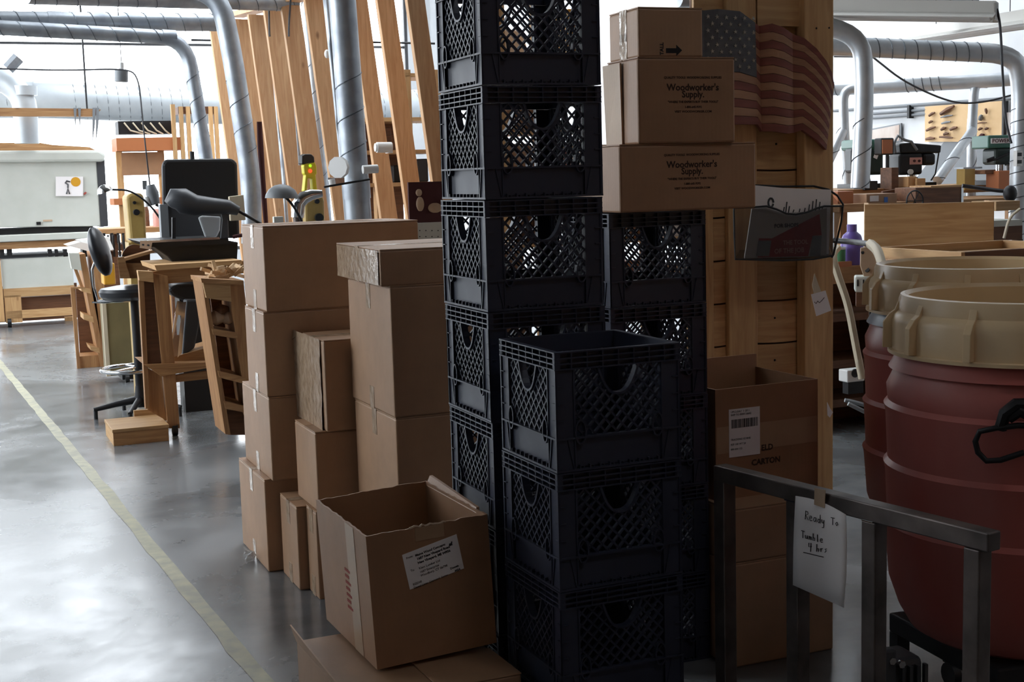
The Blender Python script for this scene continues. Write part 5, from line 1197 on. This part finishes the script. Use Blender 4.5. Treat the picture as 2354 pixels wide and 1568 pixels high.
m = MB().ell((0, 0, 0), .055, .13, .17, 18, 12); m.v = [tuple(Vector(bk) + (Matrix.Rotation(-.25, 3, 'Y') @ Vector(v))) for v in m.v]
T.part('backrest', m, M_VINYL, 60)
T.part('back_support', MB().tube([T.q(222, 590, 0), T.q(212, 620, 0), T.q(216, 660, 0), T.q(225, 692, 0), (0, 0, zs - .055)], .009, 8), M_CHROME, 50)

# near workbench with step
DBn = fD(400, 1003)
T = Thing('shop_stand', 'tall wooden bench stand on casters with a shelf and a low step', 'stand', (at(392, 1000, DBn).x, DBn, 0), .40)
T.pp('leg', M_OLDW, [(352, 628), (386, 634), (414, 985), (386, 985)], 0, .05, bevel=.004)
T.pp('leg', M_OLDW, [(318, 625), (330, 625), (344, 940), (335, 940)], .0, .05); T.pp('side_panel', M_DKW, [(328, 640), (356, 640), (372, 845), (338, 840)], .02, .04)
T.pp('side_panel', M_OLDW, [(336, 846), (365, 858), (384, 968), (340, 942)], .02, .05)
T.pp('top_rail', M_PINEH, [(316, 622), (352, 624), (354, 650), (320, 645)], -.02, .03, bevel=.003)
T.pp('apron', M_OLDWH, [(350, 625), (468, 608), (560, 600), (560, 628), (470, 645), (354, 655)], .03, .06); T.pp('table_edge', M_PINEH, [(355, 610), (555, 598), (558, 608), (360, 622)], .0, .6)
T.pp('shelf', M_OLDWH, [(330, 838), (500, 832), (500, 842), (392, 862), (372, 866)], -.01, .4, bevel=.003); T.pp('cross_rail', M_OLDWH, [(392, 864), (505, 850), (507, 868), (396, 880)], .02, .06)
T.pp('slope_board', M_OLDWH, [(396, 822), (510, 790), (512, 830), (400, 836)], .1, .4)
p = T.q(403, 985, 0); T.part('caster', MB().tube([(p.x - .015, .02, .035), (p.x + .015, .02, .035)], .035, 14), M_BLACK, 40); T.part('caster_fork', MB().box(p.x - .02, p.x + .02, .0, .05, .05, T.q(403, 980, 0).z + .01), M_GALV)
T.part('back_leg', MB().box(T.q(500, 900, .5).x, T.q(500, 900, .5).x + .05, .5, .55, 0, T.q(500, 612, .5).z), M_OLDW); T.part('back_leg', MB().box(.0, .05, .5, .55, 0, T.q(360, 620, .5).z), M_OLDW)
# step
p0 = atz(262, 1026, 0)
T = Thing('wooden_step', 'low wooden step box on the floor in front of the bench stand', 'step', (p0.x, p0.y, 0), .40)
b = T.q(388, 1000, 0).x; hs = .10
x, y, a_, b_, lu, lv = face_solve(229, 262, 388, 990, 1026, p0.y, .40)
lv = min(lv, .40)
T.part('front_board', MB().box(0, b, 0, .02, 0, hs - .02), M_OLDWH); T.part('side_board', MB().box(0, .02, .02, lv, 0, hs - .02), M_PINEY); T.part('side_board', MB().box(b - .02, b, .02, lv, 0, hs - .02), M_PINEY)
T.part('tread', MB().box(-.005, b + .005, -.005, lv, hs - .02, hs), M_PINEH, bevel=.003); T.part('rail', MB().box(b * .55, b, lv + .001, lv + .03, 0, hs + .035), M_PINEH)
T = Thing('table_saw', 'dark table saw with bright edged top on the bench stand', 'machine', at(440, 605, DBn + .35), .40)
T.pp('table_top', M_IRON, [(322, 556), (505, 548), (550, 560), (345, 568)], -.1, .5); T.pp('table_edge', M_CHROME, [(322, 554), (504, 545), (506, 550), (350, 558), (347, 574), (322, 570)], -.11, -.1)
T.pp('body', M_BLACK, [(345, 562), (548, 556), (545, 602), (400, 607), (385, 590)], .0, .4, bevel=.008)
T.part('bolt', MB().tube([T.q(329, 563, -.12), T.q(330, 563, -.11)], .006, 6), M_IRON); T.part('bolt', MB().tube([T.q(341, 564, -.12), T.q(342, 564, -.11)], .006, 6), M_IRON)
T = Thing('motor_housing', 'black motor slung under the bench stand', 'motor', at(440, 690, DBn + .4), .40)
T.pp('body', M_BLACK, [(385, 665), (400, 655), (460, 652), (470, 690), (430, 695), (395, 680)], 0, .25, bevel=.02)
T = Thing('tool_bag', 'dark folded machine panel with riveted aluminium legs on the stand shelf', 'machine part', at(420, 836, DBn + .15), .40)
T.pp('panel', M_DGREY, [(428, 690), (468, 690), (448, 800), (418, 822)], .01, .12, bevel=.01)
T.pp('aluminium_leg', M_CHROME, [(408, 694), (416, 692), (396, 790), (390, 806)], -.02, 0); T.pp('aluminium_leg', M_CHROME, [(420, 696), (428, 694), (418, 812), (408, 822)], -.02, 0); T.pp('cross_plate', M_CHROME, [(409, 692), (428, 696), (425, 728), (402, 722)], -.018, 0)
T.pp('lower_plate', M_CARDIN, [(394, 770), (418, 770), (412, 818), (392, 824)], -.01, 0)
# right ladder shelf
T = Thing('ladder_shelf', 'leaning wooden ladder shelf filled with wood scraps left of the carton stack', 'shelf', (at(540, 1000, 7.6).x, 7.6, 0), .40)
T.pp('side', M_OLDW, [(463, 640), (473, 640), (530, 1000), (518, 998)], 0, .3); T.pp('side', M_OLDW, [(525, 650), (560, 650), (600, 1000), (566, 935)], .0, .3)
for pl_ in ([(486, 755), (545, 765), (548, 780), (490, 770)], [(500, 852), (565, 868), (566, 884), (504, 868)], [(514, 922), (570, 935), (570, 950), (518, 940)]): T.pp('step', M_OLDWH, pl_, -.005, .3, bevel=.003)
T.pp('top_panel', M_PINEH, [(466, 648), (530, 652), (532, 694), (474, 685)], -.03, -.005, bevel=.003); T.pp('top_board', M_OLDWH, [(462, 640), (560, 645), (560, 655), (464, 650)], -.04, .3)
T.pp('back_panel', M_DKW, [(480, 655), (560, 655), (575, 1000), (525, 1000)], .3, .32)
zsh = T.q(500, 760, .1)
random.seed(2)
Z = Thing('scrap_pile', 'heap of pale wood offcuts on top of the leaning ladder shelf', 'scraps', T.M @ T.q(515, 642, .1), .40)
m = MB()
for i in range(26):
    c = Vector((random.uniform(-.11, .11), random.uniform(-.05, .1), random.uniform(.01, .07))); d = Vector((random.uniform(-1, 1), random.uniform(-1, 1), random.uniform(-.3, .5))).normalized() * .04; m.bar(c - d, c + d, .02, .012)
o = Z.solo(m, M_SHAV); o['kind'] = 'stuff'
for i, (x, y, r) in enumerate(((500, 735, .045), (528, 735, .04), (510, 715, .035))):
    Z = Thing('wood_offcut', ('rounded pale wood blank on the upper ladder step at left', 'rounded wood blank on the upper ladder step at right', 'small dark blank lying on top of the others on the ladder step')[i], 'wood blank', T.M @ T.q(x, y + 18, .08), .40, 'wood blanks on the ladder shelf')
    p = Z.q(x, y, 0); Z.solo(MB().tube([(p.x - r, 0, p.z), (p.x - r * .3, -.01, p.z + r * .3), (p.x + r, 0, p.z + .01)], [r * .6, r, r * .5], 10), M_CARDIN if i < 2 else M_DKW, 50)

# black panel / lamp machines
DL = 9.1
T = Thing('black_panel_machine', 'black rounded rectangular panel behind the grey lamp hood', 'machine', (at(460, 700, DL).x, DL, 0), .36)
T.pp('panel', M_BLACK, [(376, 548), (372, 378), (380, 366), (534, 364), (546, 374), (552, 548)], 0, .05, bevel=.02); T.pb('cabinet', M_DGREY, 385, 470, 525, 552, -.12, -.02, bevel=.01); T.pb('side_strip', M_GREYP, 370, 470, 388, 552, -.13, -.02)
T.part('pedestal', MB().box(T.q(400, 550, .0).x, T.q(520, 550, .0).x, -.1, .15, 0, T.q(460, 550, 0).z), M_BLACK); p = T.q(442, 362, .03); T.part('knob', MB().tube([(p.x, .03, p.z - .02), (p.x, .03, p.z + .04)], .015, 8), M_IRON)
T = Thing('band_saw_head', 'dark grey rounded machine arm in front of the black panel', 'machine', at(460, 548, DL - .45), .36)
pts_ = [(386, 470, 0), (398, 458, 0), (420, 462, 0), (450, 472, 0), (490, 474, 0), (525, 476, 0), (548, 485, 0)]
T.part('arm', MB().tube([T.q(*p) for p in pts_], [.03, .068, .082, .066, .054, .046, .03], 16), M_DGREY, 60)
T.pp('arm_drop', M_DGREY, [(505, 470), (532, 476), (524, 505), (516, 548), (508, 548), (512, 505)], .0, .04); T.pt('rod', M_IRON, [(548, 485, 0), (575, 500, 0), (600, 515, 0)], .01); T.pt('tip', M_MAROON, [(535, 545, 0), (560, 540, 0)], .012)
T.pp('post', M_IRON, [(396, 500), (404, 500), (404, 550), (396, 550)], .0, .04)
T = Thing('switch_cover', 'cream metal cover plate beside the machine arm', 'box', at(552, 508, DL - .2), .36); T.solo(MB().prism([(lambda p: (p.x, p.z))(T.q(x, y)) for x, y in ((530, 508), (527, 452), (560, 448), (565, 506))], 0, .05), M_HOSE, bevel=.004)
T = Thing('clear_bag', 'clear plastic bag hanging in front of the grey machine cabinet', 'bag', at(480, 548, DL - .35), .36)
T.solo(MB().prism([(lambda p: (p.x, p.z))(T.q(x, y)) for x, y in ((472, 546), (456, 500), (465, 496), (508, 498), (506, 530), (498, 546))], 0, .03), M_BAG, bevel=.01)
# swing lamps
def swing(label, pts_, D, head, mt, post=None):
    T = Thing('swing_lamp', label, 'lamp', at(pts_[0][0], pts_[0][1], D), .36, 'swing arm work lamps')
    T.part('arm', MB().tube(smooth_path([T.q(x, y, 0) for x, y in pts_], .08), .007, 7), M_IRON, 50)
    x, y, rx, rz, tilt = head; c = T.q(x, y, 0); s_ = D / F
    R_ = Matrix.Rotation(tilt, 4, 'Y')
    prof = [(rx * s_, -rz * s_ * .45), (rx * s_ * .96, -rz * s_ * .1), (rx * s_ * .78, rz * s_ * .45), (rx * s_ * .45, rz * s_ * .85), (rx * s_ * .12, rz * s_)]
    T.part('shade', MB().lathe(prof + [(rx * s_ * .1, rz * s_ * .95), (rx * s_ * .74, rz * s_ * .40), (rx * s_ * .97, -rz * s_ * .44)], c=c, seg=26, M=R_, cap=False), mt, 50); return T
swing('small silver swing lamp in front of the bright window', [(390, 640), (380, 520), (345, 470), (300, 437), (255, 436)], 9.15, (240, 437, 18, 12, -.3), M_CHROME)
swing('black shaded swing lamp above the wide top carton', [(700, 530), (690, 500), (672, 470), (655, 452)], 7.0, (648, 446, 38, 22, .05), M_GREYP)
T = Thing('gooseneck_hood', 'shiny bent metal dust hood above the wide top carton', 'hood', at(700, 525, 7.1), .36)
T.part('hood', MB().tube([T.q(x, y, 0) for x, y in ((740, 445), (715, 448), (698, 455), (686, 470), (684, 500))], [.02, .03, .035, .036, .034], 14), M_CHROME, 60); T.pt('stem', M_STEEL, [(684, 495, 0), (688, 540, 0), (690, 600, 0)], .026)
T = Thing('drill_machine', 'mustard machine head below the yellow handheld tool', 'machine', at(720, 520, 8.0), .36)
T.pp('body', M_YEL, [(702, 530), (700, 458), (712, 446), (740, 444), (746, 462), (748, 530)], 0, .2, bevel=.015); p = T.q(733, 500, -.01); T.part('knob', MB().tube([(p.x, -.03, p.z), (p.x, 0, p.z)], .025, 12), M_IRON, 40); p = T.q(728, 463, 0); T.part('knob', MB().tube([(p.x, -.02, p.z), (p.x, 0, p.z)], .014, 12), M_IRON, 40)
T.part('pedestal', MB().box(T.q(705, 525, 0).x, T.q(745, 525, 0).x, .02, .18, -T.M.translation.z, T.q(720, 525, 0).z), M_YEL)
T = Thing('outlet_box', 'small grey outlet box on the partition just above the wide top carton', 'box', at(640, 520, 7.2), .36)
T.pb('box', M_WHITE, 630, 498, 652, 522, 0, .04, bevel=.003); T.part('stem', MB().box(T.q(636, 520, .0).x, T.q(646, 520, 0).x, .01, .03, -T.M.translation.z, T.q(640, 520, 0).z), M_DKW)

# ================================================================== RACK SEEN THROUGH THE CRATES AND STUDS
T = Thing('storage_rack', 'pine storage rack seen through the lattice of the tall crate stack', 'shelf', (at(1145, 400, 8.6).x, 8.6, 0), .40)
for x, yt in ((1150, 0), (1236, -20), (1345, 0), (1480, 330), (1600, 330)):
    p = T.q(x, 300, 0).x; T.part('post', MB().box(p, p + .05, 0, .09, 0, T.q(x, yt, 0).z), M_PINE)
for x0, x1, y in ((1150, 1360, 158), (1150, 1360, 300), (1150, 1620, 420), (1150, 1620, 560), (1150, 1620, 690), (1236, 1620, 335)):
    T.part('shelf_board', MB().box(T.q(x0, y, 0).x, T.q(x1, y, 0).x, .0, .45, T.q(1250, y + 8, 0).z, T.q(1250, y, 0).z), M_PINEH)
for i, (x0, y0, x1, y1, mt, nm, lb_) in enumerate((
    (1160, 60, 1228, 156, M_CARDIN, 'paper_sack', 'pale paper sack on the top rack shelf behind the crates'), (1305, 20, 1340, 156, M_AMB, 'storage_tub', 'amber tub at the right end of the top rack shelf'),
    (1160, 190, 1230, 298, M_CARD2, 'carton', 'brown carton on the second rack shelf seen through the crate lattice'), (1162, 330, 1225, 418, M_CARD, 'carton', 'tan carton on the third rack shelf seen through the crate lattice'),
    (1300, 345, 1340, 418, M_PINK, 'storage_tub', 'pinkish tub on the third rack shelf'), (1165, 470, 1230, 558, M_DKW, 'wooden_crate', 'dark wooden crate on the fourth rack shelf'),
    (1430, 480, 1476, 558, M_CARD2, 'carton', 'small carton on the rack seen through the right rear crates'), (1545, 480, 1598, 558, M_MAG, 'paper_sack', 'grey sack on the rack seen through the right rear crates'),
    (1430, 600, 1476, 688, M_ORN, 'storage_tub', 'orange brown tub on the lowest visible rack shelf'), (1545, 610, 1596, 688, M_CARDIN, 'paper_sack', 'pale sack on the lowest visible rack shelf'))):
    Z = Thing(nm, lb_, 'sack' if 'sack' in nm else 'box', T.M @ T.q((x0 + x1) / 2, y1, .06), .40)
    zt = {156: 158, 298: 300, 418: 420, 558: 560, 688: 690}[y1]; Z.M.translation.z = T.q(1250, zt, 0).z; Z.I = Z.M.inverted()
    a, b, c, e = Z.rect(x0, y0, x1, y1); mb = MB().box(a, b, 0, .3, 0, e)
    if 'sack' in nm: mb = MB().hexa([(a, 0, 0), (b, 0, 0), (b, .3, 0), (a, .3, 0), (a + .02, .12, e), (b - .03, .12, e * .96), (b - .03, .17, e * .96), (a + .02, .17, e)])
    Z.solo(mb, mt, bevel=.012)
T = Thing('wooden_shelving', 'brown wooden shelving standing behind the right hand studs', 'shelf', (at(860, 400, 10.6).x, 10.6, 0), .40)
for x, yt in ((860, 262), (932, 160), (1000, 160)):
    p = T.q(x, 300, 0).x; T.part('post', MB().box(p, p + .06, 0, .09, 0, T.q(x, yt, 0).z), M_PINE)
for x0, x1, y, mt in ((932, 1010, 168, M_PINEH), (820, 1010, 270, M_PINEH), (820, 1010, 345, M_OLDWH), (820, 1010, 420, M_OLDWH)):
    T.part('shelf_board', MB().box(T.q(x0, y, 0).x, T.q(x1, y, 0).x, 0, .4, T.q(900, y + 9, 0).z, T.q(900, y, 0).z), mt)
T.part('back_panel', MB().box(T.q(820, 400, .4).x, T.q(925, 400, .4).x, .4, .42, 0, T.q(900, 275, .4).z), M_DKW)
for i, (x0, y0, x1, y1, mt, lb_) in enumerate(((870, 290, 900, 343, M_DKW, 'dark bin on the shelving between the right studs'), (960, 365, 985, 418, M_DGREY, 'grey tool case on the shelving next to the crates'), (905, 380, 930, 418, M_IRON, 'dark clamp block on the shelving between the right studs'))):
    Z = Thing('storage_bin', lb_, 'bin', T.M @ T.q((x0 + x1) / 2, y1, .06), .40); Z.M.translation.z = T.q(900, {343: 345, 418: 420}[y1], 0).z; Z.I = Z.M.inverted()
    a, b, c, e = Z.rect(x0, y0, x1, y1); Z.solo(MB().box(a, b, 0, .2, 0, e), mt, bevel=.01)
T = Thing('air_regulator', 'grey air fitting with hose hanging between the yellow column and the black panel', 'fitting', at(352, 480, 9.25), .36)
T.pt('body', M_GREYP, [(345, 425, 0), (350, 445, 0), (358, 470, 0)], [.03, .045, .03]); T.pt('bowl', M_WHITEP, [(338, 452, 0), (340, 475, 0)], .025); T.pb('plate', M_GREYP, 328, 415, 338, 436, 0, .02)
T.pt('hose', M_IRON, [(358, 470, 0), (378, 480, 0), (392, 500, 0), (386, 550, 0)], .01)
